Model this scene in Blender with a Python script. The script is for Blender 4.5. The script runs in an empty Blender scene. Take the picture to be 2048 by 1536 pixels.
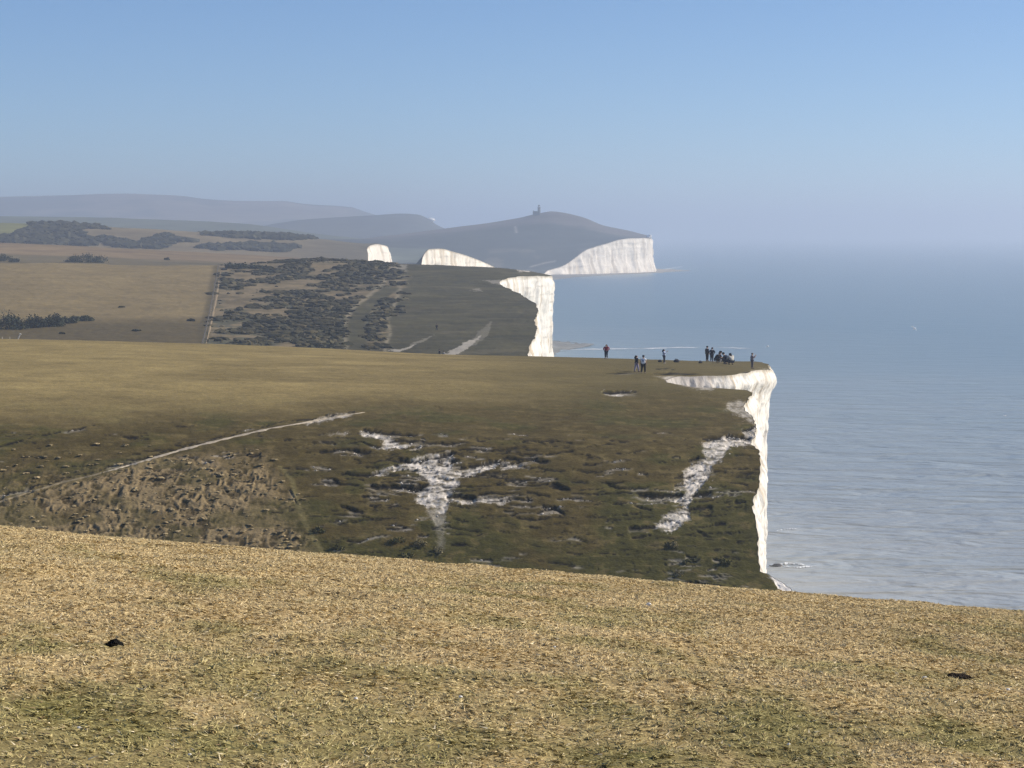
import bpy, bmesh, math, random
import numpy as np
from mathutils import Vector, Matrix

random.seed(7)
RNG = np.random.default_rng(7)
C = bpy.context.scene.collection
R = math.radians

# ------------------------------------------------------------------ camera maths
CAMZ, F, CX, CY, HY = 55.0, 4380.0, 1024.0, 768.0, 465.0
PITCH = math.atan((CY - HY) / F)
CP, SP = math.cos(PITCH), math.sin(PITCH)

def unproj(u, v, Y):
    a = (np.asarray(u, float) - CX) / F
    b = -(np.asarray(v, float) - CY) / F
    k = Y / (CP + b * SP)
    return a * k, Y + 0 * k, CAMZ + (-SP + b * CP) * k

def proj(x, y, z):
    dz = z - CAMZ
    d = y * CP - dz * SP
    h = y * SP + dz * CP
    return CX + F * x / d, CY - F * h / d

# ------------------------------------------------------------------ noise
def _hash(ix, iy, seed):
    h = (ix.astype(np.int64) * 374761393 + iy.astype(np.int64) * 668265263 + seed * 1274126177) & 0xFFFFFFFF
    h = ((h ^ (h >> 13)) * 1274126177) & 0xFFFFFFFF
    h = (h ^ (h >> 16)) & 0xFFFFFFFF
    return h.astype(np.float64) / 4294967295.0

def vnoise(x, y, seed=0):
    x = np.asarray(x, float); y = np.asarray(y, float)
    x, y = np.broadcast_arrays(x, y)
    ix, iy = np.floor(x), np.floor(y)
    fx, fy = x - ix, y - iy
    fx = fx * fx * fx * (fx * (fx * 6 - 15) + 10); fy = fy * fy * fy * (fy * (fy * 6 - 15) + 10)
    a, b = _hash(ix, iy, seed), _hash(ix + 1, iy, seed)
    c, d = _hash(ix, iy + 1, seed), _hash(ix + 1, iy + 1, seed)
    return (a + (b - a) * fx) * (1 - fy) + (c + (d - c) * fx) * fy      # 0..1

def fbm(x, y, seed=0, octv=4, gain=0.5):
    s = 0; amp = 1; tot = 0
    c, sn = math.cos(0.6), math.sin(0.6)
    for k in range(octv):
        s = s + amp * vnoise(x, y, seed + 17 * k)
        tot += amp; amp *= gain
        x, y = (x * c - y * sn) * 2.03 + 5.1, (x * sn + y * c) * 2.03 + 1.7
    return s / tot

def ridged(x, y, seed=0, octv=3):
    s = 0; amp = 1; tot = 0
    for k in range(octv):
        s = s + amp * (1 - np.abs(2 * vnoise(x, y, seed + 31 * k) - 1)) ** 1.5
        tot += amp; amp *= .5
        x, y = x * 2.1 + 3.3, y * 2.1 + 7.7
    return s / tot

def sstep(a, b, x):
    t = np.clip((x - a) / (b - a), 0, 1)
    return t * t * (3 - 2 * t)

def lerp3(a, b, t):
    return np.asarray(a) * (1 - t[..., None]) + np.asarray(b) * t[..., None]

def pchip_slopes(xk, yk):                      # yk: (K, ...)
    h = np.diff(xk); shp = (-1,) + (1,) * (yk.ndim - 1)
    d = np.diff(yk, axis=0) / h.reshape(shp)
    m = np.zeros_like(yk)
    m[0] = d[0]; m[-1] = d[-1]
    for i in range(1, len(xk) - 1):
        w1 = 2 * h[i] + h[i - 1]; w2 = h[i] + 2 * h[i - 1]
        ok = d[i - 1] * d[i] > 0
        with np.errstate(divide='ignore', invalid='ignore'):
            val = (w1 + w2) / (w1 / d[i - 1] + w2 / d[i])
        m[i] = np.where(ok, val, 0)
    return m

def pchip1(xk, yk, x):
    xk = np.asarray(xk, float); yk = np.asarray(yk, float)
    m = pchip_slopes(xk, yk)
    x = np.asarray(x, float)
    xc = np.clip(x, xk[0], xk[-1])
    i = np.clip(np.searchsorted(xk, xc, side='right') - 1, 0, len(xk) - 2)
    h = xk[i + 1] - xk[i]; t = (xc - xk[i]) / h
    r = (yk[i] * (1 + 2 * t) * (1 - t) ** 2 + h * m[i] * t * (1 - t) ** 2 + yk[i + 1] * t * t * (3 - 2 * t) - h * m[i + 1] * t * t * (1 - t))
    return r + np.where(x < xk[0], (x - xk[0]) * m[0], 0) + np.where(x > xk[-1], (x - xk[-1]) * m[-1], 0)

def inpoly(u, v, poly):
    ins = np.zeros(u.shape, bool)
    n = len(poly)
    for i in range(n):
        x1, y1 = poly[i]; x2, y2 = poly[(i + 1) % n]
        if y1 == y2: continue
        c = ((y1 > v) != (y2 > v)) & (u < (x2 - x1) * (v - y1) / (y2 - y1) + x1)
        ins ^= c
    return ins

# ------------------------------------------------------------------ mesh helpers
def mesh_np(name, V, loops, totals, smooth=True):
    me = bpy.data.meshes.new(name)
    V = np.ascontiguousarray(V, np.float32); loops = np.ascontiguousarray(loops, np.int32)
    totals = np.ascontiguousarray(totals, np.int32)
    me.vertices.add(len(V)); me.vertices.foreach_set('co', V.ravel())
    me.loops.add(len(loops)); me.loops.foreach_set('vertex_index', loops)
    me.polygons.add(len(totals))
    st = np.zeros(len(totals), np.int32); st[1:] = np.cumsum(totals)[:-1]
    me.polygons.foreach_set('loop_start', st); me.polygons.foreach_set('loop_total', totals)
    me.polygons.foreach_set('use_smooth', np.full(len(totals), smooth, bool))
    me.update(calc_edges=True); me.validate()
    return me

def set_col(me, col, name='Col'):
    a = me.color_attributes.new(name, 'FLOAT_COLOR', 'POINT')
    c = np.ones((len(me.vertices), 4), np.float32); c[:, :3] = np.clip(col.reshape(-1, 3), 0, 1)
    a.data.foreach_set('color', c.ravel())

def grid_mesh(name, X, Y, Z, col, mat, smooth=True, flip=False):
    nr, nc = X.shape
    V = np.stack([X, Y, Z], -1).reshape(-1, 3)
    i = np.arange(nr * nc).reshape(nr, nc)
    q = np.stack([i[:-1, :-1], i[:-1, 1:], i[1:, 1:], i[1:, :-1]], -1).reshape(-1, 4)
    if flip: q = q[:, ::-1]
    me = mesh_np(name, V, q.ravel(), np.full(len(q), 4), smooth)
    if col is not None: set_col(me, col)
    me.materials.append(mat)
    return me

def link(name, me, parent=None):
    o = bpy.data.objects.new(name, me); C.objects.link(o)
    if parent: o.parent = parent
    return o

def tag(o, label, cat, group=None):
    o['label'] = label; o['category'] = cat
    if group: o['group'] = group
    return o

def structure(o, label=None):
    o['kind'] = 'structure'
    if label: o['label'] = label
    return o

def stuff(o, label, cat):
    o['kind'] = 'stuff'; o['label'] = label; o['category'] = cat
    return o

def thing(name, label, cat, loc=(0, 0, 0), rz=0, group=None):
    o = bpy.data.objects.new(name, None); C.objects.link(o)
    o.empty_display_size = 0.3
    o.location = loc; o.rotation_euler = (0, 0, rz)
    return tag(o, label, cat, group)

# ------------------------------------------------------------------ materials
def newmat(name):
    m = bpy.data.materials.new(name); m.use_nodes = True
    nt = m.node_tree; b = nt.nodes['Principled BSDF']
    return m, nt, b

def N(nt, t, **k):
    n = nt.nodes.new(t)
    for a, b in k.items(): setattr(n, a, b)
    return n

def mat_vcol(name, var=((1.0, .5),), bump=None, rough=.92, spec=.1, hue=0.0, stretch=(1, 1, 1)):
    """albedo from the mesh attribute, broken up by world-space noise"""
    m, nt, b = newmat(name)
    at = N(nt, 'ShaderNodeAttribute', attribute_name='Col')
    tc = N(nt, 'ShaderNodeTexCoord')
    mp = N(nt, 'ShaderNodeMapping'); mp.inputs['Scale'].default_value = stretch
    nt.links.new(tc.outputs['Object'], mp.inputs['Vector'])
    col = at.outputs['Color']
    for sc, amt in var:
        nz = N(nt, 'ShaderNodeTexNoise'); nz.inputs['Scale'].default_value = sc; nz.inputs['Detail'].default_value = 4
        nz.inputs['Roughness'].default_value = .65
        nt.links.new(mp.outputs[0], nz.inputs['Vector'])
        mr = N(nt, 'ShaderNodeMapRange'); mr.inputs[1].default_value = .3; mr.inputs[2].default_value = .7
        mr.inputs[3].default_value = 1 - amt; mr.inputs[4].default_value = 1 + amt
        nt.links.new(nz.outputs[0], mr.inputs[0])
        mx = N(nt, 'ShaderNodeMix', data_type='RGBA', blend_type='MULTIPLY'); mx.inputs[0].default_value = 1
        nt.links.new(col, mx.inputs[6]); nt.links.new(mr.outputs[0], mx.inputs[7])
        col = mx.outputs[2]
    nt.links.new(col, b.inputs['Base Color'])
    b.inputs['Roughness'].default_value = rough; b.inputs['Specular IOR Level'].default_value = spec
    if bump:
        sc, st, dist = bump
        nz = N(nt, 'ShaderNodeTexNoise'); nz.inputs['Scale'].default_value = sc; nz.inputs['Detail'].default_value = 5
        nt.links.new(mp.outputs[0], nz.inputs['Vector'])
        bp = N(nt, 'ShaderNodeBump'); bp.inputs['Strength'].default_value = st; bp.inputs['Distance'].default_value = dist
        nt.links.new(nz.outputs[0], bp.inputs['Height']); nt.links.new(bp.outputs[0], b.inputs['Normal'])
    return m

_plain = {}
def mat_plain(name, col, rough=.85, spec=.2, noise=6.0, amt=.2):
    if name in _plain: return _plain[name]
    m, nt, b = newmat(name)
    tc = N(nt, 'ShaderNodeTexCoord'); nz = N(nt, 'ShaderNodeTexNoise'); nz.inputs['Scale'].default_value = noise
    nz.inputs['Detail'].default_value = 3
    nt.links.new(tc.outputs['Object'], nz.inputs['Vector'])
    rp = N(nt, 'ShaderNodeValToRGB')
    rp.color_ramp.elements[0].position = .3; rp.color_ramp.elements[1].position = .7
    rp.color_ramp.elements[0].color = tuple(c * (1 - amt) for c in col) + (1,)
    rp.color_ramp.elements[1].color = tuple(min(1, c * (1 + amt)) for c in col) + (1,)
    nt.links.new(nz.outputs[0], rp.inputs[0]); nt.links.new(rp.outputs[0], b.inputs['Base Color'])
    b.inputs['Roughness'].default_value = rough; b.inputs['Specular IOR Level'].default_value = spec
    _plain[name] = m
    return m

M_NEAR = mat_vcol('near_turf', ((3.0, .25), (40., .35)), (60., .5, .02))
M_MID = mat_vcol('hill_turf', ((.35, .12), (2.2, .22), (9., .22)), (5., .5, .12), stretch=(.7, 1.2, 1.2))
M_FAR = mat_vcol('far_turf', ((.05, .10), (.35, .14), (1.6, .14)), (1.2, .4, .25), stretch=(.6, 1.3, 1.3))
M_DIST = mat_vcol('distant_land', ((.006, .28), (.03, .24), (.15, .16)), stretch=(.5, 1, 1))
M_CHALK = mat_vcol('chalk', ((.5, .06), (3., .07)), (2.2, .55, .3), rough=.95, stretch=(1, 1, .35))
M_CHALKFAR = mat_vcol('chalk_distant', ((.05, .05), (.25, .07)), (.15, .4, 2.), rough=.95, stretch=(1, 1, .3))
M_PATH = mat_vcol('chalk_path', ((3., .12), (14., .12)), (10., .5, .05))
M_BLADE = mat_vcol('grass_blade', ((.6, .12),), rough=.8, spec=.15)
M_SCRUB = mat_vcol('scrub_leaf', ((.4, .25), (2.5, .3)), (3., .6, .3), rough=.9)
M_LEAF = mat_vcol('bush_leaf', ((.8, .25),), rough=.85)

# ------------------------------------------------------------------ land sheets
class Sheet: pass

def sheet(Yk, rows, uL, ue, nu, Yf, upow=1.0, jag=0.0, jagl=3.0):
    """A landform: height knots across depth, the seaward (right) end following the cliff edge."""
    Yk = np.asarray(Yk, float); Yf = np.asarray(Yf, float)
    uR = pchip1([a for a, b in ue], [b for a, b in ue], Yf)
    if jag: uR = uR + jag * ((fbm(Yf / jagl, Yf * 0 + nu, 501, 4) - .5) * 2 + (vnoise(Yf / jagl * 5, Yf * 0 + nu, 502) - .5) * .8)
    t = np.linspace(0, 1, nu); t = 1 - (1 - t) ** upow
    U = uL + (uR[:, None] - uL) * t[None, :]
    K = []
    for y, r in zip(Yk, rows):
        if isinstance(r, (int, float)):
            K.append(np.full(U.shape, float(r)))
        else:
            vv = pchip1([a for a, b in r], [b for a, b in r], U)
            K.append(unproj(U, vv, y)[2])
    K = np.stack(K, 0)
    Ms = pchip_slopes(Yk, K)
    i = np.clip(np.searchsorted(Yk, Yf, side='right') - 1, 0, len(Yk) - 2)
    Z = np.empty_like(U)
    for r in range(len(Yf)):
        k = i[r]; h = Yk[k + 1] - Yk[k]; s = (Yf[r] - Yk[k]) / h
        Z[r] = (K[k, r] * (1 + 2 * s) * (1 - s) ** 2 + h * Ms[k, r] * s * (1 - s) ** 2 + K[k + 1, r] * s * s * (3 - 2 * s) - h * Ms[k + 1, r] * s * s * (1 - s))
    S = Sheet()
    S.Y = np.repeat(Yf[:, None], nu, 1)
    # lateral position: column direction at eye level (v at the horizon) keeps x/y straight
    S.X = (U - CX) / F * S.Y / CP
    for _ in range(2):                                   # make the projection exact in u
        uu, vv = proj(S.X, S.Y, Z); S.X *= np.where(np.abs(uu - CX) > 1e-3, (U - CX) / np.where(np.abs(uu - CX) > 1e-3, uu - CX, 1), 1)
    S.Z = Z
    S.U, S.V = proj(S.X, S.Y, S.Z)
    return S

def rows_by_screen(sh_center_Y, sh_center_v, n, power=.75):
    """depth rows spaced evenly on screen (mixed with even depth)"""
    Y = np.linspace(sh_center_Y[0], sh_center_Y[-1], 4000)
    v = np.interp(Y, sh_center_Y, sh_center_v)
    w = np.cumsum(np.abs(np.gradient(v)) / np.ptp(v) * power + (1 - power) / 4000.)
    w = (w - w[0]) / (w[-1] - w[0])
    return np.interp(np.linspace(0, 1, n), w, Y)

def hit(S, u, v):
    """first point of a sheet seen at image position u, v"""
    prev = None
    for r in range(S.U.shape[0]):
        if u < S.U[r, 0] or u > S.U[r, -1]: prev = None; continue
        vr = np.interp(u, S.U[r], S.V[r])
        if prev is not None and prev[1] > v >= vr:
            f = (prev[1] - v) / max(1e-9, prev[1] - vr)
            q = []
            for A in (S.X, S.Y, S.Z):
                a = np.interp(u, S.U[prev[0]], A[prev[0]]); b = np.interp(u, S.U[r], A[r])
                q.append(a + (b - a) * f)
            return Vector(q)
        prev = (r, vr)
    return crest(S, u)

def crest(S, u):
    best = None
    for r in range(S.U.shape[0]):
        if S.U[r, 0] <= u <= S.U[r, -1]:
            vr = np.interp(u, S.U[r], S.V[r])
            if best is None or vr < best[1]: best = (r, vr)
    r = best[0]
    return Vector([float(np.interp(u, S.U[r], A[r])) for A in (S.X, S.Y, S.Z)])

def curtain(name, S, mat, step, nz, batter, amp, scale, r0=0, r1=None, zbase=-.5, seed=3, lip=.35, stain=1.0, white=(.80, .765, .69), top=(.30, .25, .16), under=0.0, tint=None):
    """the cliff face hanging from the seaward edge of a sheet down into the sea"""
    ex, ey, ez = S.X[r0:r1, -1], S.Y[r0:r1, -1], S.Z[r0:r1, -1]
    d = np.concatenate([[0], np.cumsum(np.hypot(np.diff(ex), np.diff(ey)))])
    n = max(8, int(d[-1] / step))
    s = np.linspace(0, d[-1], n)
    ex, ey, ez = np.interp(s, d, ex), np.interp(s, d, ey), np.interp(s, d, ez)
    w = max(1, int(2.0 * scale / step)); kern = np.ones(2 * w + 1) / (2 * w + 1)
    tx = np.convolve(np.pad(np.gradient(ex), w, mode='edge'), kern, 'valid')
    ty = np.convolve(np.pad(np.gradient(ey), w, mode='edge'), kern, 'valid')
    L = np.hypot(tx, ty) + 1e-9
    nx, ny = ty / L, -tx / L
    t = np.linspace(0, 1, nz) ** 1.25
    zz = ez[:, None] + (zbase - ez[:, None]) * t[None]
    h = ez[:, None] - zz
    ss = np.repeat(s[:, None], nz, 1)
    fall = sstep(0, 1.5 * scale, h)
    but = ridged(ss / (4.5 * scale), zz / (40. * scale), seed, 3) - .5
    fine = fbm(ss / (1.1 * scale), zz / (2.6 * scale), seed + 5, 4) - .5
    led = fbm(ss / (9. * scale), zz / (1.3 * scale), seed + 9, 3) - .5
    off = fall * (amp * 1.1 * but + amp * 1.1 * fine + amp * .5 * led) + batter * h - under * sstep(2 * scale, 12 * scale, h)
    talus = sstep(4 * scale, 0, zz) * .8 * scale * (.4 + fbm(ss / (5 * scale), ss * 0, seed + 2, 3))
    off = off + talus * fall + under * .9 * np.exp(-((h - 2.6 * scale) / (1.8 * scale)) ** 2)
    X = ex[:, None] + nx[:, None] * off
    Yy = ey[:, None] + ny[:, None] * off
    white = np.array(white)
    cream = np.array([.50, .41, .29])
    grey = np.array([.42, .41, .38])
    f1 = sstep(.5, .75, fbm(ss / (1.6 * scale), zz / (14. * scale), seed + 11, 4)) * .75 * stain
    f2 = sstep(.55, .8, fbm(ss / (3. * scale), zz / (1.6 * scale), seed + 13, 4)) * .5 * stain
    col = lerp3(np.broadcast_to(white, X.shape + (3,)), cream, f1)
    col = lerp3(col, grey, f2 * .6)
    bz = zz / (1.5 * scale) + .35 * fbm(ss / (7 * scale), zz / (5 * scale), seed + 21, 3)
    band = sstep(.86, .97, 1 - np.abs((bz % 1.0) - .5) * 2 + .25 * (fbm(ss / (1.5 * scale), zz / scale, seed + 22, 3) - .5)) * sstep(.35, .55, fbm(ss / (4 * scale), zz / (6 * scale), seed + 23, 2))
    col = lerp3(col, (.36, .33, .28), band * .45 * stain)
    crack = sstep(.80, .95, ridged(ss / (2.2 * scale) + .5 * fbm(ss / scale, zz / scale, seed + 24, 2), zz / (9 * scale), seed + 25, 2))
    col = lerp3(col, (.38, .34, .28), crack * .5 * stain)
    soil_shade = sstep(lip * 1.4, lip * .3, h + lip * .9 * (fbm(ss / (1.2 * scale), zz * 0, seed + 4, 3) - .5))
    col = lerp3(col, top, soil_shade * .55)
    if tint: col = tint(X, Yy, zz, col)
    o = link(name, grid_mesh(name, X, Yy, zz, col, mat, flip=True))
    return structure(o)

def srgb(*c):
    return np.array([((x / 255) / 12.92 if x <= 10 else (((x / 255) + .055) / 1.055) ** 2.4) for x in c])

# ================================================================== FOREGROUND BROW
def fore_drop(x, y):
    yy = np.clip(y, 0, 46)
    A = 1.630 + .0104 * yy + .00325 * yy * yy
    A = A + np.where(y > 46, (y - 46) * (.0104 + .0065 * 46), 0)
    return A + .0827 * x * sstep(-20, 7, y) * sstep(95, 40, y)

def fore_z(x, y):
    z = CAMZ - fore_drop(x, y)
    z = np.maximum(z, 21.5 + .02 * (110 - y) * 0 + .6 * (fbm(x / 9, y / 9, 4) - .5))
    near = sstep(40, 25, y)
    z = z + near * (.10 * (fbm(x / 1.7, y / 1.7, 1, 3) - .5) + .045 * (fbm(x / .33, y / .33, 2, 3) - .5)) * sstep(2, 5, y)
    return z

def fore_y(u, v):
    y = np.linspace(6.2, 23.5, 600)
    return float(y[np.argmin(np.abs(proj((u - CX) / F * y, y, CAMZ - fore_drop((u - CX) / F * y, y))[1] - v))])
GREENS = [(1800, 1338, 190, .28, .9), (1600, 1332, 120, .3, .6), (1880, 1300, 120, .3, .5), (175, 1292, 60, .12, .9), (70, 1300, 70, .2, .6), (420, 1300, 70, .2, .5), (100, 1412, 120, .22, .5), (380, 1470, 240, .3, .45), (1250, 1500, 300, .3, .4), (1720, 1470, 380, .6, .5), (760, 1510, 260, .3, .4), (1950, 1420, 200, .5, .4)]
def fore_tone(x, y):
    """0 straw .. 1 green, in slow drifting patches"""
    g = .52 * fbm(x / 1.9, y / 3.0, 21, 4) + .48 * fbm(x / .38, y / .7, 22, 4)
    gp = 0
    for (ux, vx, ru, rv, a) in GREENS:
        Yg = fore_y(ux, vx); xg = (ux - CX) / F * Yg
        gp = gp + a * np.exp(-((x - xg) / (ru / F * Yg)) ** 2 - ((y - Yg) / rv) ** 2)
    return np.clip(gp * (.5 + fbm(x / .12, y / .2, 24, 2)), 0, 1) + .8 * sstep(.45, .72, g + .15 * sstep(13.0, 7.0, y) - .05 * sstep(14, 20, y) + .03 * np.clip(x / 3, -1, 1))

ya = np.concatenate([np.linspace(-12, 6, 30, endpoint=False), np.linspace(6, 24, 520, endpoint=False), np.linspace(24, 60, 80, endpoint=False), np.linspace(60, 190, 80)])
xa = np.concatenate([np.linspace(-60, -9, 60, endpoint=False), np.linspace(-9, 9, 520, endpoint=False), np.linspace(9, 21.5, 40)])
XX, YY = np.meshgrid(xa, ya)
# the seaward edge wanders a little
XX = XX + np.where(XX > 9, (XX - 9) / 12.5 * (1.2 * (fbm(YY / 9, YY * 0, 8, 3) - .5)), 0)
ZZ = fore_z(XX, YY)
g = fore_tone(XX, YY)
fcol = lerp3(np.broadcast_to(np.array([.45, .335, .165]), XX.shape + (3,)), (.24, .20, .08), g)
fcol = fcol * (.75 + .5 * fbm(XX / .09, YY / .16, 33, 3))[..., None]
far = sstep(30, 60, YY)
fcol = lerp3(fcol, (.13, .125, .055), far)
FS = Sheet(); FS.X, FS.Y, FS.Z = XX, YY, ZZ
o = structure(link('foreground_hill', grid_mesh('foreground_hill', XX, YY, ZZ, fcol, M_NEAR)), 'near brow of dry straw coloured turf')
curtain('foreground_cliff', FS, M_CHALK, .8, 30, .05, .5, 1.0, seed=40)

def fore_hit(u, v):
    y = np.linspace(6.2, 23.5, 2500)
    x = (u - CX) / F * y
    uu, vv = proj(x, y, CAMZ - fore_drop(x, y))
    i = int(np.argmin(np.abs(vv - v)))
    return Vector((x[i], y[i], float(fore_z(x[i], y[i]))))

# grass blades
def blades(n):
    y = 6.3 + (24.5 - 6.3) * RNG.random(n) ** .8
    x = (RNG.random(n) * 2 - 1) * (.245 * y + 1.2)
    side = RNG.random(n) < .27                      # the same turf carries on, unseen, to either side
    x = np.where(side, np.sign(x) * (.245 * y + 1.2 + 4.5 * RNG.random(n)), x)
    # gather blades in tufts
    cx = np.round(x / .085 + .35 * np.sin(y * 9)) * .085; cy = np.round(y / .11) * .11
    jx = _hash(np.round(cx / .085), np.round(cy / .11), 5) - .5; jy = _hash(np.round(cx / .085), np.round(cy / .11), 6) - .5
    k = (RNG.random(n) < .6)
    x = np.where(k, x + (cx + jx * .08 - x) * .65, x); y = np.where(k, y + (cy + jy * .1 - y) * .65, y)
    z = fore_z(x, y) - .003
    tuft = fbm(x / .22, y / .3, 51, 3)
    mat = RNG.random(n) < .68                      # thatch lying over, the rest standing
    ln = np.where(mat, .015 + .024 * RNG.random(n), (.011 + .024 * RNG.random(n) ** 1.8) * (.5 + 1.1 * tuft))
    wd = (.0016 + .0017 * RNG.random(n)) * (.8 + y / 22)
    az = 2.6 + 1.5 * (fbm(x / .5, y / .5, 61, 2) - .5) * 4 + RNG.normal(0, 1.1, n)
    lean = np.where(mat, RNG.uniform(1.2, 1.62, n), np.clip(RNG.normal(1.0, .3, n), .3, 1.5))
    z = z + np.where(mat, (.002 + .016 * RNG.random(n)) * (.3 + 1.2 * tuft), 0)
    dx, dy = np.cos(az), np.sin(az)
    hx, hz = np.sin(lean), np.cos(lean)
    b = np.stack([x, y, z], -1)
    tip = b + np.stack([dx * hx, dy * hx, hz], -1) * ln[:, None]
    roll = RNG.uniform(-.9, .9, n)
    w = np.stack([-dy * np.cos(roll), dx * np.cos(roll), np.sin(roll)], -1) * wd[:, None]
    V = np.stack([b - w, b + w, tip], 1).reshape(-1, 3)
    L = np.arange(n * 3); T = np.full(n, 3)
    g = np.clip(fore_tone(x, y) * .95 + RNG.normal(0, .16, n), 0, 1)
    col = lerp3(np.broadcast_to(np.array([.66, .51, .262]), (n, 3)), (.38, .33, .135), g)
    br = RNG.random(n)
    col = np.where((br < .06)[:, None], np.array([.30, .21, .11]), col)
    col = np.where((br > .97)[:, None], np.array([.80, .68, .44]), col)
    col = col * (.80 + .4 * RNG.random(n))[:, None]
    me = mesh_np('grass', V, L, T, False)
    set_col(me, np.repeat(col, 3, 0))
    me.materials.append(M_BLADE)
    return link('grass', me)
stuff(blades(1950000), 'short dry straw and green grass covering the near slope', 'grass')

# ================================================================== MIDDLE HILL
mYk = [120, 150, 170, 185, 194, 202, 211, 226, 248, 275, 302, 340, 400, 460]
mrows = [20.0, 20.5, 21.5,
    [(-700, 1150), (0, 1165), (600, 1180), (1100, 1188), (1400, 1190), (1560, 1190)],
    [(-700, 1030), (0, 1040), (600, 1048), (1100, 1052), (1560, 1060)],
    [(-700, 935), (0, 942), (600, 950), (1100, 955), (1560, 965)],
    [(-700, 862), (0, 868), (600, 876), (1100, 882), (1560, 892)],
    [(-700, 795), (0, 802), (600, 815), (1100, 825), (1560, 838)],
    [(-700, 735), (0, 742), (600, 755), (1100, 768), (1330, 773), (1560, 780)],
    [(-700, 698), (0, 704), (600, 716), (1100, 730), (1330, 741), (1560, 747)],
    [(-700, 672), (0, 679), (300, 686), (600, 696), (900, 710), (1100, 715), (1300, 723), (1440, 731), (1540, 738)],
    35.0, 22.0, 12.0]
medge = [(120, 1760), (150, 1640), (178, 1622), (183, 1596), (185, 1588), (186.2, 1580), (187.2, 1562), (188, 1541), (188.6, 1520), (194, 1512), (198, 1508), (202, 1515), (206, 1519), (209, 1516),
         (212, 1500), (216, 1508), (221, 1512), (226, 1506), (231, 1490), (234, 1486), (239, 1494), (243, 1500), (246, 1492), (248.5, 1420), (253, 1348), (258, 1328), (264, 1345),
         (269, 1450), (275, 1492), (283, 1515), (289, 1534), (295, 1540), (302, 1541), (320, 1534), (340, 1500), (400, 1400), (460, 1320)]
cy_, cv_ = [120, 170, 185, 194, 202, 211, 226, 248, 275, 302, 460], [1650, 1330, 1188, 1052, 955, 882, 825, 768, 730, 712, 640]
mYf = rows_by_screen(cy_, cv_, 620, .8)
S2 = sheet(mYk, mrows, -800, medge, 1150, mYf, 1.25, 6.0, 3.0)
U, V = S2.U.copy(), S2.V.copy()
X0, Y0, Z0 = S2.X.copy(), S2.Y.copy(), S2.Z.copy()

W0 = -.62 * np.cumsum(np.hypot(np.gradient(Y0, axis=0), np.gradient(Z0, axis=0)), axis=0)      # distance measured along the ground, up the slope
# path line and regions on this hill
PATHL = [(-120, 1040), (0, 1003), (60, 984), (120, 966), (200, 947), (260, 930), (330, 909), (400, 890), (470, 873), (540, 857), (600, 847), (660, 836), (700, 829), (730, 825)]
pv = np.interp(U, [a for a, b in PATHL], [b for a, b in PATHL])
gully = np.interp(V, [930, 960, 1000, 1050, 1110], [560, 585, 592, 612, 648])      # the faint line that bounds the rough ground
wob = 14 * (fbm(X0 / 2.0, Y0 / 1.6, 71, 3) - .5)
rough = sstep(-4, 10, V - pv + wob) * sstep(30, -70, U - gully + 4 * wob) * sstep(880, 935, V + wob * 2)
rough = np.maximum(rough, .7 * sstep(870, 960, V + wob) * sstep(430, 100, U + 3 * wob) )
rough = rough * (.45 + .55 * sstep(.36, .56, fbm(X0 / 3.2, Y0 / 2.4, 171, 3)))
slope = sstep(752, 862, V + 40 * (fbm(X0 / 14, Y0 / 9, 72, 4) - .5) + .02 * (U - 700))

# --- relief: general undulation, tussocks, and small turf scarps (terracettes)
dZ = .25 * (fbm(X0 / 9, Y0 / 7, 73, 3) - .5) * sstep(700, 780, V)
dZ += .16 * slope * (fbm(X0 / 1.3, W0 / .5, 74, 4) - .5)
dZ += .05 * (fbm(X0 / .8, Y0 / .6, 75, 3) - .5)
wx, wy = X0 + .7 * (fbm(X0 / .7, W0 / .7, 76, 2) - .5), W0 + .7 * (fbm(X0 / .7, W0 / .7, 77, 2) - .5)
tus = ridged(wx / .62, wy / .5, 78, 3)
dZ += rough * .25 * (tus - .45) * (.5 + fbm(X0 / 4, W0 / 3, 79, 2))
# step bands (sheep terraces) across the steep face
ph = Z0 * 1.25 + 1.6 * fbm(X0 / 12, Y0 / 9, 80, 3)
saw = (ph % 1.0)
dZ += slope * .10 * (saw - .5) * sstep(.45, .65, fbm(X0 / 6, Y0 / 3, 81, 3)) * (1 - rough)
dY = np.zeros_like(dZ)

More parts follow.
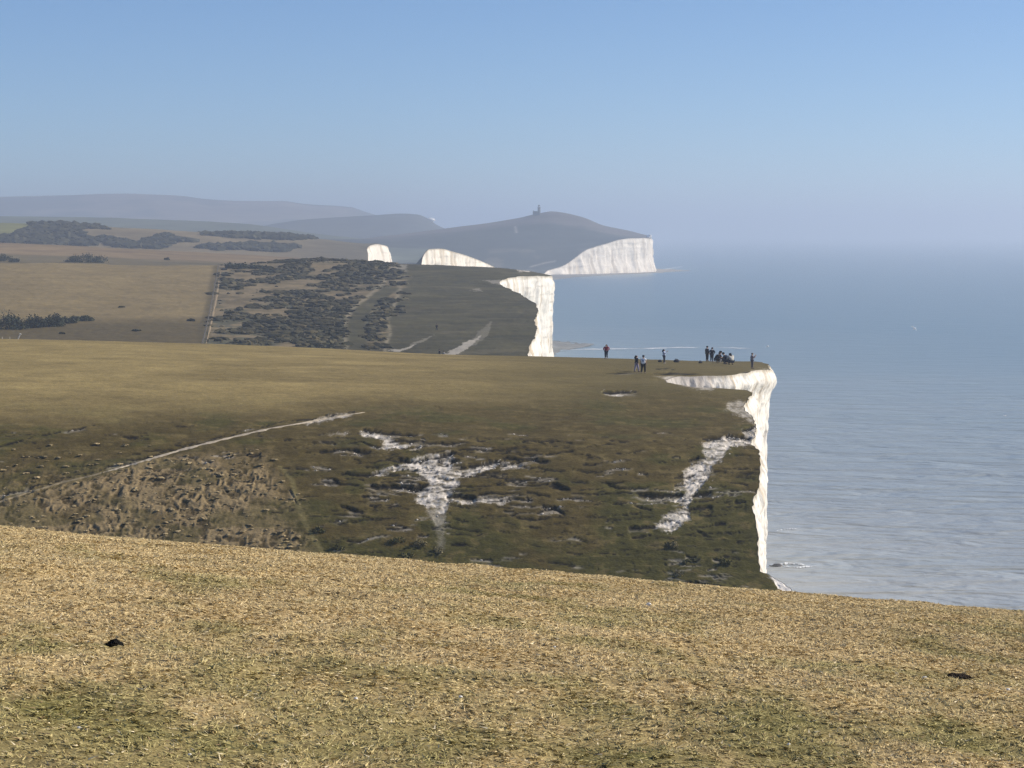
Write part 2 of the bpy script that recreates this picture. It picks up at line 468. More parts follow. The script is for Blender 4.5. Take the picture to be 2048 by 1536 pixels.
scarps = [([(721, 856), (750, 860), (800, 866), (834, 869)], 8), ([(795, 878), (850, 882)], 8), ([(848, 886), (940, 884)], 6),
    ([(632, 899), (690, 897), (752, 901)], 7), ([(778, 921), (830, 919), (870, 910), (912, 903)], 7), ([(915, 899), (974, 896)], 6),
    ([(908, 936), (960, 927), (1000, 917)], 9), ([(998, 914), (1050, 916), (1102, 920)], 8), ([(1088, 909), (1150, 901)], 5),
    ([(678, 945), (740, 945), (768, 937)], 6), ([(638, 959), (680, 964), (722, 968)], 6), ([(733, 966), (800, 969), (830, 971), (862, 963)], 11),
    ([(892, 989), (952, 991)], 11), ([(953, 986), (1034, 986)], 7), ([(1052, 982), (1100, 990)], 6), ([(678, 1012), (728, 1020)], 7),
    ([(1028, 1032), (1065, 1037), (1102, 1034)], 6), ([(1072, 1026), (1108, 1012), (1132, 1028)], 6), ([(726, 988), (757, 990)], 5),
    ([(1103, 966), (1140, 975)], 6), ([(1210, 964), (1230, 973), (1262, 976)], 7), ([(1262, 975), (1297, 972)], 5),
    ([(1268, 984), (1310, 987), (1374, 985)], 9), ([(1256, 1051), (1312, 1049)], 8), ([(1264, 1070), (1302, 1067)], 5), ([(1268, 1010), (1302, 1017)], 5),
    ([(1450, 868), (1502, 870)], 10), ([(1405, 877), (1442, 871)], 7), ([(1372, 1014), (1424, 1009)], 8), ([(1385, 987), (1422, 983)], 8),
    ([(1366, 1160), (1400, 1163), (1455, 1178)], 8), ([(1098, 970), (1135, 974)], 5), ([(1485, 856), (1514, 848)], 7), ([(1306, 747), (1340, 745), (1396, 747)], 6),
    ([(1312, 738), (1348, 738)], 3), ([(1212, 744), (1274, 745)], 3), ([(1204, 781), (1240, 780), (1276, 782)], 6),
    ([(1140, 985), (1200, 984)], 4), ([(1380, 915), (1396, 912)], 6), ([(1374, 950), (1390, 946)], 6), ([(1350, 968), (1372, 966)], 6),
    ([(500, 905), (520, 905)], 7), ([(1484, 745), (1520, 742)], 2), ([(1225, 1005), (1252, 1006)], 4), ([(1430, 1045), (1450, 1043)], 5), ([(1395, 1060), (1408, 1064)], 5),
    ([(1372, 1108), (1390, 1113)], 7), ([(1426, 1117), (1440, 1118)], 5), ([(1470, 1000), (1490, 1002)], 6), ([(580, 975), (592, 1000)], 4), ([(430, 1075), (440, 1080)], 6)]
rs = random.Random(5)
for k in range(420):                       # the many small dark breaks in the turf
    if k < 320: u0, v0 = rs.uniform(560, 1480), 865 + 290 * rs.random() ** 1.1
    elif k < 365: u0, v0 = rs.uniform(-100, 560), rs.uniform(845, 950)
    else: u0, v0 = rs.uniform(1300, 1500), rs.uniform(930, 1170)
    ln = 9 + 48 * rs.random() ** 1.6; tl = rs.uniform(-.12, .14)
    scarps.append(([(u0, v0), (u0 + ln * .5, v0 + rs.uniform(-2, 2)), (u0 + ln, v0 + ln * tl)], 1.0 + 2.6 * rs.random() ** 1.7))
for k in range(110):                       # long thin sheep-terrace cracks, most of them round the big scar
    u0 = rs.gauss(900, 170) if k < 70 else rs.uniform(600, 1470); v0 = rs.uniform(872, 1045) if k < 80 else rs.uniform(890, 1130)
    ln = 30 + 90 * rs.random() ** 1.4; tl = rs.uniform(-.10, .10)
    scarps.append(([(u0, v0), (u0 + ln * .35, v0 + rs.uniform(-3, 3)), (u0 + ln * .7, v0 + ln * tl * .6 + rs.uniform(-3, 3)), (u0 + ln, v0 + ln * tl)], rs.uniform(2.0, 3.8)))
# bank on the uphill side of the path
for a, b in zip(PATHL[:-2], PATHL[1:-1]):
    scarps.append(([(a[0] - 12, a[1] - 8), ((a[0] + b[0]) / 2, (a[1] + b[1]) / 2 - 9 + rs.uniform(-1, 1)), (b[0] + 12, b[1] - 10)], rs.uniform(2.5, 4.5)))
scarps.append(([(-20, 895), (60, 875), (120, 862), (185, 850)], 4))
rims = np.zeros_like(Z0); soil_shade = np.zeros_like(Z0)  # second mask: where shade under the turf lips is painted dark
ucol0 = U[300]
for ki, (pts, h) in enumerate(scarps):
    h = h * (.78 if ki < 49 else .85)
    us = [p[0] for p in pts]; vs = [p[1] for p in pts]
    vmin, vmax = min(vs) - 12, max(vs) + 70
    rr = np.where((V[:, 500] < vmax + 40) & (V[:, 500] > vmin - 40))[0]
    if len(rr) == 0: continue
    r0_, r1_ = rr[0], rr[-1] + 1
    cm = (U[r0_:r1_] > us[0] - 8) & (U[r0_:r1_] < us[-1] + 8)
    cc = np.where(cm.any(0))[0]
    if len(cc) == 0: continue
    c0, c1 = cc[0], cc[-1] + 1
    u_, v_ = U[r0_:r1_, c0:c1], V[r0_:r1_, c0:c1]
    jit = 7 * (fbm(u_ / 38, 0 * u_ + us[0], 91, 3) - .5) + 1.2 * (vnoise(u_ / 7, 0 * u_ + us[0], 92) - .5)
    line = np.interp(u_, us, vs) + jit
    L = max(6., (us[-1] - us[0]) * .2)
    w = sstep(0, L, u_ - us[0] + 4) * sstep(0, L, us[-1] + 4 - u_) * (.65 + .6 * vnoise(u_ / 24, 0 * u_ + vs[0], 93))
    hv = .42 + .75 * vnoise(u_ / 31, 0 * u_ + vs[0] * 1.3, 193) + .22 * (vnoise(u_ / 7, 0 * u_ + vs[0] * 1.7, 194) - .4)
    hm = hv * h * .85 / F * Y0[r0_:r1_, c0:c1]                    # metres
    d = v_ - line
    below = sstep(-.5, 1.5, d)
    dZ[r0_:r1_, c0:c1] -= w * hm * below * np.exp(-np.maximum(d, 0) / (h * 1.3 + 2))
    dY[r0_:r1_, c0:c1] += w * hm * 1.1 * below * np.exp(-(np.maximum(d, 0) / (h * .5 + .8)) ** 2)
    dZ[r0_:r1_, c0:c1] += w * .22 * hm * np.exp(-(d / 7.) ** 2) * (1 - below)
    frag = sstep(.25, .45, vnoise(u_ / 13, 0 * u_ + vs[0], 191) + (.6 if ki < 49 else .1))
    soil_shade[r0_:r1_, c0:c1] = np.maximum(soil_shade[r0_:r1_, c0:c1], sstep(.25, .5, w) * frag * below * sstep(h * hv * .95 + .9, h * hv * .75 + .3, d + 3.5 * (vnoise(u_ / 5, v_ / 3, 192) - .5)))
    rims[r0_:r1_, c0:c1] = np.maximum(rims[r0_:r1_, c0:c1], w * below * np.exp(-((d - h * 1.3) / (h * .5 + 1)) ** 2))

# --- exposed chalk
def c7(l): return [(1100 + a * .2686, 820 + b * .2686) for a, b in l]
chalkp = [
    ([(722, 861), (760, 866), (785, 879), (802, 890), (826, 890), (800, 897), (770, 901), (764, 890), (768, 880), (745, 872), (722, 869)], 1.),
    ([(815, 901), (852, 891), (835, 892)], .8),
    ([(735, 951), (790, 930), (830, 918), (870, 908), (905, 906), (903, 935), (930, 937), (960, 929), (1000, 920), (985, 936), (940, 948), (915, 955), (918, 970), (905, 985), (897, 1003), (893, 1020), (880, 1026), (868, 1016), (855, 1014), (835, 1006), (832, 990), (850, 980), (860, 966), (848, 952), (832, 941), (800, 937), (770, 949)], 1.),
    ([(893, 1001), (950, 998), (1022, 994), (1005, 1012), (990, 1006), (940, 1007)], .7),
    ([(1000, 922), (1070, 925), (1052, 931), (1005, 940)], .7),
    ([(770, 976), (860, 979), (835, 985)], .7),
    ([(848, 1008), (900, 1006), (890, 1034), (884, 1056), (874, 1054), (860, 1032)], .30), ([(868, 1030), (892, 1030), (890, 1100), (878, 1110)], .16),
    (c7([(1140, 240), (1310, 190), (1480, 205), (1560, 250), (1340, 270), (1300, 340), (1200, 420), (1180, 500), (1090, 600), (1060, 640), (1020, 720), (1040, 790), (960, 860), (900, 910), (820, 890), (770, 880), (830, 820), (890, 760), (1000, 730), (1000, 690), (880, 660), (1000, 640), (1020, 590), (920, 580), (1000, 540), (1000, 450), (1070, 400), (1150, 360), (1140, 300)]), 1.),
    ([(1203, 784), (1264, 784), (1240, 790), (1215, 789)], .85),
    ([(1470, 752), (1505, 743), (1540, 737), (1540, 748), (1500, 754)], .65),
    ([(1318, 750), (1345, 752), (1430, 776), (1420, 781), (1380, 775), (1345, 763)], .75),
    ([(1452, 806), (1475, 800), (1500, 806), (1512, 850), (1495, 838), (1470, 828), (1455, 818)], .45),
    ([(1485, 860), (1520, 848), (1525, 900), (1500, 884)], .8),
    ([(1536, 1142), (1558, 1150), (1580, 1164), (1596, 1205), (1562, 1200), (1564, 1182), (1548, 1162)], .95), ([(606, 848), (640, 834), (672, 828), (706, 826), (690, 832), (650, 840)], .7),
    ([(640, 868), (700, 864), (690, 869)], .4), ([(1085, 1024), (1110, 1018), (1100, 1028), (1080, 1030)], .4)]
ck = np.zeros_like(Z0)
bb = (V > 730) & (V < 1215) & (U > 600)
xb, wb = X0[bb], W0[bb]
acc = np.zeros(xb.shape)
for q in range(4):                                   # several differently eroded outlines give a broken, crumbling margin
    s1, s2 = (7, 3) if q < 3 else (13, 8)
    uu_ = U[bb] + s1 * 1.6 * (fbm(xb / .55, wb / .45, 95 + 7 * q, 3) - .5) + s2 * (vnoise(xb / .13, wb / .10, 96 + 7 * q) - .5)
    vv_ = V[bb] + s1 * 1.3 * (fbm(xb / .55, wb / .45, 97 + 7 * q, 3) - .5) + s2 * (vnoise(xb / .13, wb / .10, 98 + 7 * q) - .5)
    a_ = np.zeros(xb.shape)
    for poly, a in chalkp: a_ = np.maximum(a_, a * inpoly(uu_, vv_, poly))
    acc += a_ / 4
ck[bb] = np.clip(acc, 0, 1) * (.62 + .5 * sstep(.3, .6, fbm(xb / .4, wb / .3, 195, 3)))
ck = np.clip(ck, 0, 1)
# turf tongues lie across the scars in thin level streaks
tongue = sstep(.60, .72, fbm(X0 / 1.7, (W0 + .12 * X0) / .24, 196, 3) + .10 * (vnoise(X0 / .3, W0 / .15, 197) - .5))
ck = ck * (1 - .75 * tongue * (V < 1130))
ck = np.maximum(ck, rims * .28 * sstep(.54, .68, fbm(X0 / 3, Y0 / 2, 99, 3)) * (V > 735))
dZ += ck * (.17 * (fbm(X0 / .32, W0 / .26, 94, 3) - .5) - .10)

S2.Z = Z0 + dZ; S2.Y = Y0 + dY; S2.X = X0
tan_ = np.array([.280, .215, .088]); olive = np.array([.088, .066, .021]); green = np.array([.072, .065, .018]); brown = np.array([.275, .205, .108])
n1 = fbm(X0 / 5, Y0 / 3.5, 101, 4); n2 = fbm(X0 / 1.1, W0 / .5, 102, 4)
col = np.broadcast_to(tan_, U.shape + (3,)) * (.82 + .36 * n1)[..., None]
col = lerp3(col, (.18, .138, .055), sstep(.45, .7, fbm(X0 / 16, Y0 / 6, 103, 3)) * .6 * sstep(-200, 500, U))
col = col * (.82 + .36 * fbm(X0 / 3.5, Y0 / 1.1, 105, 4))[..., None]
col = lerp3(col, (.100, .082, .030), sstep(700, 1300, U + 60 * (n1 - .5)) * .8)
olv = lerp3(np.broadcast_to(olive, U.shape + (3,)), green, sstep(.4, .65, n1 + .35 * sstep(960, 1120, V) - .1) )
olv = olv * (.72 + .56 * n2)[..., None]
olv = lerp3(olv, (.14, .108, .042), sstep(.60, .76, n2) * .7)
col = lerp3(col, olv, slope)
br_ = lerp3(np.broadcast_to(np.array([.055, .040, .018]), U.shape + (3,)), brown * 1.05, sstep(.18, .62, tus))
col = lerp3(col, br_, rough * .9 * (.45 + .55 * sstep(-10, 20, V - pv)))
col = lerp3(col, (.20, .17, .07), sstep(8, 2, np.abs(U - gully)) * (V > 930) * .6)
chalkc = np.array([.73, .67, .58]) * (.74 + .44 * fbm(X0 / .28, W0 / .22, 104, 3))[..., None]
chalkc = lerp3(chalkc, (.86, .81, .73), sstep(1525, 1535, U) * (V > 1130))
ck = np.maximum(ck, .97 * (ck > .3) * (V > 1130) * (U > 1530))
col = lerp3(col, chalkc, ck)
col = lerp3(col, (.012, .010, .008), soil_shade * .96)  # scarp faces: undercut shade painted near black over the bare earth
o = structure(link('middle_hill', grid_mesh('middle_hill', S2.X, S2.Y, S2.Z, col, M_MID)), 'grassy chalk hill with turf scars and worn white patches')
S2.U, S2.V = proj(S2.X, S2.Y, S2.Z)
S2b = Sheet(); S2b.X, S2b.Y, S2b.Z, S2b.U, S2b.V = X0, Y0, Z0, U, V       # undisplaced, for placing things
rA = int(np.searchsorted(mYf, 122)); 
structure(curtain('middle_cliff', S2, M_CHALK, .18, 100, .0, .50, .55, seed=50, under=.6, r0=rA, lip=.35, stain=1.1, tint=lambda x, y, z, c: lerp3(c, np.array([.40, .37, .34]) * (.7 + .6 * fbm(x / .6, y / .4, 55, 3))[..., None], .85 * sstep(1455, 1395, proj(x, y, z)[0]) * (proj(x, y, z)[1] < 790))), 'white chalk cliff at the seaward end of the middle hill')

# chalk path climbing the hill
def ribbon(name, S, line, width, mat, col, lift=.03, seed=1, n=260, label=None):
    us = np.array([a for a, b in line], float); vs = np.array([b for a, b in line], float)
    tt = np.linspace(us[0], us[-1], n) if abs(us[-1] - us[0]) > abs(vs[-1] - vs[0]) else None
    if tt is not None: uu = tt; vv = np.interp(tt, us, vs) if us[0] < us[-1] else np.interp(-tt, -us, vs)
    else:
        vv = np.linspace(vs[0], vs[-1], n)
        uu = np.interp(vv if vs[0] < vs[-1] else -vv, vs if vs[0] < vs[-1] else -vs, us)
    P = np.array([hit(S, a, b) for a, b in zip(uu, vv)])
    ker = np.ones(5) / 5
    T = np.gradient(P, axis=0)
    for k in range(3): T[:, k] = np.convolve(np.pad(T[:, k], 2, mode='edge'), ker, 'valid')
    nn = np.stack([-T[:, 1], T[:, 0]], -1); nn /= np.linalg.norm(nn, axis=1)[:, None] + 1e-9
    m = 7
    w = width * (.45 + 1.1 * fbm(np.arange(n) / 7., np.zeros(n), seed, 3)) * np.minimum(1, np.minimum(np.arange(n) + 1, n - np.arange(n)) / 28.)
    G = np.linspace(-.5, .5, m)
    Xr = P[:, 0, None] + nn[:, 0, None] * w[:, None] * G[None]
    Yr = P[:, 1, None] + nn[:, 1, None] * w[:, None] * G[None]
    # height: sample the sheet surface under the ribbon
    Zr = np.empty_like(Xr)
    rowsY = S.Y[:, S.Y.shape[1] // 2]
    for i in range(n):
        for j in range(m):
            r = int(np.clip(np.searchsorted(rowsY, Yr[i, j]), 1, len(rowsY) - 1))
            z1 = np.interp(Xr[i, j], S.X[r - 1], S.Z[r - 1]); z2 = np.interp(Xr[i, j], S.X[r], S.Z[r])
            f = np.clip((Yr[i, j] - rowsY[r - 1]) / (rowsY[r] - rowsY[r - 1] + 1e-9), 0, 1)
            Zr[i, j] = z1 + (z2 - z1) * f
    Zr += lift * (1 - (2 * G[None]) ** 2 * 1.6) 
    cc = np.broadcast_to(np.array(col), Xr.shape + (3,)) * (.7 + .6 * fbm(Xr / .5, Yr / .5, seed + 3, 3))[..., None]
    o = link(name, grid_mesh(name, Xr, Yr, Zr, cc, mat))
    return structure(o, label)
structure(ribbon('path', S2, [p for p in PATHL if p[0] >= 200], .60, M_PATH, (.43, .37, .28), lift=.06, seed=5, n=220), 'narrow pale chalk path climbing the left flank of the middle hill')
structure(ribbon('path', S2, [p for p in PATHL if p[0] <= 260], .34, M_PATH, (.24, .195, .12), lift=.05, seed=6, n=120), 'faint lower end of the path fading into rough grass at the left')

# ================================================================== SECOND HILL (across the next dip)
hYk = [380, 460, 520, 600, 700, 800, 880, 1000, 1120]
hrows = [10.0, 18.0,
    [(-700, 702), (0, 704), (400, 706), (800, 716), (1055, 720), (1110, 720)],
    [(-700, 646), (0, 648), (400, 654), (800, 657), (1110, 656)],
    [(-700, 588), (0, 590), (400, 596), (800, 600), (1110, 600)],
    [(-700, 546), (0, 549), (430, 556), (800, 560), (1000, 562), (1110, 566)],
    [(-700, 522), (0, 526), (430, 532), (640, 519), (800, 527), (1000, 536), (1060, 543), (1110, 553)],
    30.0, 12.0]
hedge_ = [(380, 1030), (520, 1052), (560, 1062), (600, 1073), (625, 1068), (650, 1075), (685, 1069), (702, 1056), (715, 1047), (735, 1035), (752, 1021), (775, 1006), (790, 1001), (800, 1000),
          (812, 1010), (828, 1040), (845, 1082), (862, 1100), (880, 1101), (940, 1098), (1000, 1080), (1120, 1040)]
hYf = rows_by_screen([380, 460, 520, 600, 700, 800, 880, 1120], [820, 760, 716, 655, 598, 560, 532, 500], 330, .6)
S3 = sheet(hYk, hrows, -800, hedge_, 760, hYf, 1.2, 4.0, 12.0)
U, V = S3.U.copy(), S3.V.copy()
n1 = fbm(S3.X / 30, S3.Y / 22, 201, 4); n2 = fbm(S3.X / 5, S3.Y / 6, 202, 4)
fl = np.interp(V, [533, 600, 650, 690, 720], [437, 424, 414, 404, 398])           # field boundary
SCR = [(425, 538), (445, 524), (520, 520), (600, 512), (700, 508), (770, 518), (800, 545), (798, 585), (776, 640), (782, 665), (770, 690), (690, 702), (600, 705), (404, 700), (414, 640)]
sw = fbm(S3.X / 8, S3.Y / 10, 203, 3)
scr = sum(inpoly(U + a_ * (sw - .5) + b_ * (n2 - .5), V + 10 * (n2 - .5) + c_ * (sw - .5), SCR).astype(float) for a_, b_, c_ in ((26, 10, 4), (50, 24, 10), (90, 10, 16), (64, 50, 6))) / 4 * sstep(-3, 3, U - fl)
loop_u = np.interp(V, [560, 580, 600, 620, 640, 660, 690], [785, 765, 738, 715, 702, 700, 704])      # green strip that curves through the scrub
strip = sstep(22, 14, np.abs(U - loop_u - 12)) * (V > 575)
scrd = sstep(.46, .58, .55 * fbm(S3.X / 14, S3.Y / 26, 204, 4) + .45 * fbm(S3.X / 5, S3.Y / 9, 205, 3) + .10 * sstep(480, 560, U) - .05 * sstep(600, 560, V)) * scr * (1 - strip)
S3.Z = S3.Z + .8 * (n1 - .5) + .35 * (n2 - .5) + .25 * (fbm(S3.X / 1.8, S3.Y / 2.4, 206, 3) - .5)
col = np.broadcast_to(np.array([.225, .170, .078]), U.shape + (3,)) * (.85 + .3 * n1)[..., None] * (.85 + .3 * n2)[..., None]
low = sstep(628, 650, V + 10 * (n1 - .5) + 4 * (n2 - .5)) + .8 * sstep(18, 4, fl - U)
col = lerp3(col, (.085, .066, .028), np.clip(low, 0, 1) * .85)
gr = np.broadcast_to(np.array([.070, .063, .030]), U.shape + (3,)) * (.65 + .7 * n1)[..., None] * (.72 + .56 * n2)[..., None]
gr = lerp3(gr, (.125, .108, .062), sstep(.52, .72, fbm(S3.X / 16, S3.Y / 4.5, 207, 4)) * .55)
gr = lerp3(gr, (.040, .040, .020), sstep(.55, .75, fbm(S3.X / 9, S3.Y / 3.5, 208, 4)) * .6)
col = lerp3(col, gr, sstep(-2, 2, U - fl))
scol = lerp3(np.broadcast_to(np.array([.22, .17, .095]), U.shape + (3,)), (.125, .098, .05), sstep(.4, .65, n2) * .8)
col = lerp3(col, scol, scr * (1 - strip))
col = lerp3(col, (.075, .078, .05), scrd * .85)
edge_line = np.exp(-((U - np.interp(V, [545, 580, 620, 640, 665, 690], [795, 800, 785, 772, 782, 770])) / 4.) ** 2) * (V > 560)
col = lerp3(col, (.27, .23, .15), edge_line * .9 * sstep(.3, .5, n2))
loop_l = np.exp(-((U - loop_u + 12 + 6 * (n2 - .5)) / 4.5) ** 2) * (V > 556)
scrd = scrd * (1 - .9 * np.maximum(loop_l, edge_line))
col = lerp3(col, (.27, .23, .15), loop_l * .85 * sstep(.28, .45, n2))
ckp = [([(768, 700), (800, 702), (835, 686), (800, 696)], .55), ([(870, 712), (895, 704), (925, 688), (965, 668), (950, 684), (928, 700), (905, 712), (885, 714)], .6), ([(930, 690), (985, 640), (978, 668), (950, 690)], .16),
       ([(815, 690), (870, 668), (845, 684)], .25), ([(1032, 538), (1060, 541), (1058, 546), (1040, 544)], .95), ([(965, 561), (1000, 559), (1020, 572), (1000, 570)], .35), ([(940, 580), (960, 578), (965, 583)], .3),
       ([(780, 530), (815, 528), (812, 541), (788, 541)], .3)]
wu = 8 * (fbm(S3.X / 2.5, S3.Y / 3, 210, 3) - .5); wv = 6 * (fbm(S3.X / 2.5, S3.Y / 3, 211, 3) - .5)
ck3 = np.zeros_like(U)
for poly, a in ckp: ck3 = np.maximum(ck3, a * inpoly(U + wu, V + wv, poly))
col = lerp3(col, (.55, .50, .42), ck3)
S3.U, S3.V = proj(S3.X, S3.Y, S3.Z)
structure(link('second_hill', grid_mesh('second_hill', S3.X, S3.Y, S3.Z, col, M_FAR)), 'second chalk hill with a tan field and dark scrub')
structure(curtain('second_cliff', S3, M_CHALK, .7, 70, .0, 1.5, 2.2, seed=60, under=.4, r0=int(np.searchsorted(hYf, 400)), lip=.8, stain=1.25), 'white chalk cliff of the second hill')

# ================================================================== FARTHER LAND
def far_hill(name, label, Yk, rows, edge, rowsv, nu, colfn, amp, sc, seed, nrows=130, mat=None, uL=-900):
    Yf = rows_by_screen(rowsv[0], rowsv[1], nrows, .6)
    S = sheet(Yk, rows, uL, edge, nu, Yf, 1.2)
    U, V = S.U.copy(), S.V.copy()
    a = fbm(S.X / sc, S.Y / sc, seed, 5); b = fbm(S.X / (sc * .2), S.Y / (sc * .3), seed + 1, 4)
    S.Z = S.Z + amp * (a - .5) + amp * .35 * (b - .5)
    col = colfn(U, V, a, b, S)
    S.U, S.V = proj(S.X, S.Y, S.Z)
    structure(link(name, grid_mesh(name, S.X, S.Y, S.Z, col, mat or M_DIST)), label)
    return S

# tan strip and olive band behind the field
def c3(U, V, a, b, S):
    c = np.broadcast_to(np.array([.21, .15, .08]), U.shape + (3,)) * (.85 + .3 * b)[..., None]
    lowb = sstep(-2, 3, V - np.interp(U, [0, 200, 440, 640], [507, 513, 524, 530]) + 3 * (b - .5))
    return lerp3(c, (.105, .088, .042), lowb * .8)
S4 = far_hill('third_hill', 'low tan ridge behind the field', [950, 1040, 1150, 1260, 1400, 1550],
    [15.0, [(-900, 530), (0, 533), (440, 540), (800, 548)], [(-900, 502), (0, 508), (440, 524), (640, 534), (800, 545)],
     [(-900, 476), (0, 486), (300, 500), (600, 516), (700, 522), (800, 534)], 36.0, 20.0],
    [(950, 800), (1300, 800), (1550, 780)], ([950, 1040, 1150, 1260, 1550], [640, 545, 525, 500, 470]), 300, c3, 1.2, 60, 301)

# wooded ground beyond, ending in the white headland
WOODP = [[(10, 474), (60, 455), (90, 450), (160, 458), (165, 470), (200, 482), (190, 492), (80, 489), (0, 486)], [(190, 480), (230, 477), (280, 488), (300, 476), (340, 472), (385, 484), (330, 492), (320, 498), (230, 494)],
         [(385, 470), (480, 468), (560, 470), (640, 479), (560, 479), (440, 474)], [(380, 494), (480, 490), (530, 488), (600, 492), (560, 503), (440, 500)], [(62, 449), (110, 449), (220, 459), (200, 461), (120, 457)]]
def c4(U, V, a, b, S):
    c = np.broadcast_to(np.array([.185, .145, .08]), U.shape + (3,)) * (.8 + .4 * b)[..., None]
    c = lerp3(c, (.18, .18, .065), sstep(140, 40, U + 40 * (a - .5)) * sstep(476, 466, V))
    c = lerp3(c, (.12, .105, .07), sstep(560, 700, U) * .8)
    w = np.zeros(U.shape)
    for p in WOODP: w = np.maximum(w, inpoly(U + 16 * (b - .5), V + 9 * (b - .5), p))
    S.wood = w
    return lerp3(c, (.05, .055, .04), w * .9)
S5 = far_hill('fourth_hill', 'hazy farmland with dark woods ending in a white headland', [1450, 1560, 1680, 1800, 1950, 2150],
    [20.0, [(-900, 515), (0, 520), (400, 528), (640, 530), (735, 540), (800, 545)],
     [(-900, 478), (0, 484), (300, 494), (600, 504), (735, 512), (800, 530)],
     [(-900, 440), (0, 446), (250, 456), (450, 467), (640, 478), (735, 487), (750, 486.5), (770, 491), (790, 500)], 40.0, 20.0],
    [(1450, 742), (1640, 736), (1700, 736), (1730, 734), (1760, 740), (1800, 768), (1830, 776), (1950, 775), (2150, 720)],
    ([1450, 1560, 1680, 1800, 2150], [640, 525, 498, 465, 440]), 420, c4, 1.5, 80, 311, nrows=220)
curtain('headland_cliff', S5, M_CHALKFAR, 2.2, 40, .22, 2.5, 4.0, seed=70, lip=1.0, stain=.8, white=(.88, .80, .68))

# the next white face to the right of it
def c5(U, V, a, b, S): return np.broadcast_to(np.array([.14, .13, .09]), U.shape + (3,)) * (.8 + .4 * b)[..., None]
top_ = [(600, 548), (700, 540), (825, 533), (842, 516), (858, 498.5), (880, 497.5), (905, 503), (940, 513), (985, 531), (1010, 545)]
S6 = far_hill('fifth_hill', 'low hill behind the second hill ending in a white cliff', [1240, 1300, 1340, 1400, 1460, 1520, 1640],
    [15.0, [(600, 560), (1010, 560)], top_, [(a, b + .5) for a, b in top_], [(a, b + 1) for a, b in top_], [(a, b + 2) for a, b in top_], 12.0],
    [(1240, 830), (1300, 840), (1335, 846), (1345, 860), (1360, 880), (1400, 920), (1440, 955), (1480, 985), (1520, 1002), (1640, 1000)],
    ([1240, 1300, 1340, 1520, 1640], [640, 560, 525, 510, 500]), 220, c5, .3, 60, 321, uL=600)
curtain('fifth_cliff', S6, M_CHALKFAR, 1.6, 40, .02, 2.4, 3.2, seed=80, lip=.8, white=(.88, .80, .68))

# the lighthouse hill
def c6(U, V, a, b, S):
    c = np.broadcast_to(np.array([.05, .055, .045]), U.shape + (3,)) * (.75 + .5 * b)[..., None]
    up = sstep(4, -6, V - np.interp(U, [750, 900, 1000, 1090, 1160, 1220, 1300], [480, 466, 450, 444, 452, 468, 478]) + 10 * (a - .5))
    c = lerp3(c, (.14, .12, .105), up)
    c = lerp3(c, (.15, .13, .09), sstep(.55, .7, b) * sstep(485, 510, V) * .7)
    tr = np.exp(-((V - np.interp(U, [1060, 1090, 1120], [534, 526, 521])) / 1.6) ** 2) * (U > 1060) * (U < 1112)
    tr = np.maximum(tr, np.exp(-((U - 1032 - (V - 460) * .2) / 3.) ** 2) * (V > 452) * (V < 466))
    return lerp3(c, (.40, .36, .30), tr * .8)
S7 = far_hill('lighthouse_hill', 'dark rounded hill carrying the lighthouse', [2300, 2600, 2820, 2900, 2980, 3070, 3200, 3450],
    [5.0, [(400, 560), (900, 560), (1100, 560), (1310, 560)],
     [(400, 510), (760, 512), (1000, 533), (1095, 541), (1310, 541)],
     [(400, 490), (760, 495), (1000, 505), (1130, 503), (1180, 497.5), (1310, 495)],
     [(400, 478), (760, 484), (1000, 487), (1150, 486), (1250, 477.5), (1310, 478)],
     [(400, 472), (760, 479), (900, 470), (1000, 466), (1150, 463), (1250, 471), (1290, 475), (1304, 477), (1330, 478)],
     [(400, 476), (600, 482), (700, 479), (760, 473), (890, 457), (950, 449), (1030, 437), (1075, 427), (1105, 423), (1160, 433), (1210, 452), (1255, 461), (1300, 471), (1330, 474)], 20.0],
    [(2300, 1060), (2600, 1078), (2820, 1096), (2850, 1130), (2900, 1180), (2980, 1250), (3040, 1292), (3075, 1303), (3200, 1302), (3450, 1290)],
    ([2300, 2600, 2820, 3200, 3450], [600, 560, 530, 440, 430]), 420, c6, 2.0, 120, 331, nrows=260, uL=400)
curtain('lighthouse_cliff', S7, M_CHALKFAR, 2.5, 44, .03, 4.0, 5.0, seed=90, lip=1.2, stain=.8, white=(.88, .80, .68), top=(.25, .21, .15))

def flatc(rgb, k=.3): return lambda U, V, a, b, S: np.broadcast_to(np.array(rgb), U.shape + (3,)) * (1 - k + 2 * k * b)[..., None]
far_hill('distant_ridge', 'low hazy blue green ridge', [2500, 2900, 3300, 3800], [20.0, [(-900, 470), (0, 470), (900, 500)], [(-900, 428), (0, 432), (250, 437), (480, 447), (640, 468), (900, 490)], 20.0],
    [(2500, 900), (3800, 900)], ([2500, 3300, 3800], [520, 440, 430]), 200, flatc((.10, .11, .07)), 3., 200, 341)
S9 = far_hill('distant_headland', 'hazy rounded headland', [3900, 4300, 4600, 5000], [10.0, [(300, 480), (560, 468), (890, 475), (905, 480)],
    [(300, 490), (480, 462), (560, 446), (640, 437), (745, 431), (800, 427.5), (835, 429.5), (858, 439), (872, 449), (892, 458), (905, 462)], 20.0],
    [(3900, 880), (4600, 896), (5000, 896)], ([3900, 4600, 5000], [520, 440, 430]), 260, flatc((.07, .072, .055)), 3., 200, 351, uL=250)
def c10(U, V, a, b, S):
    c = np.broadcast_to(np.array([.09, .09, .065]), U.shape + (3,))
    return lerp3(c, (.20, .17, .13), sstep(.45, .6, a))
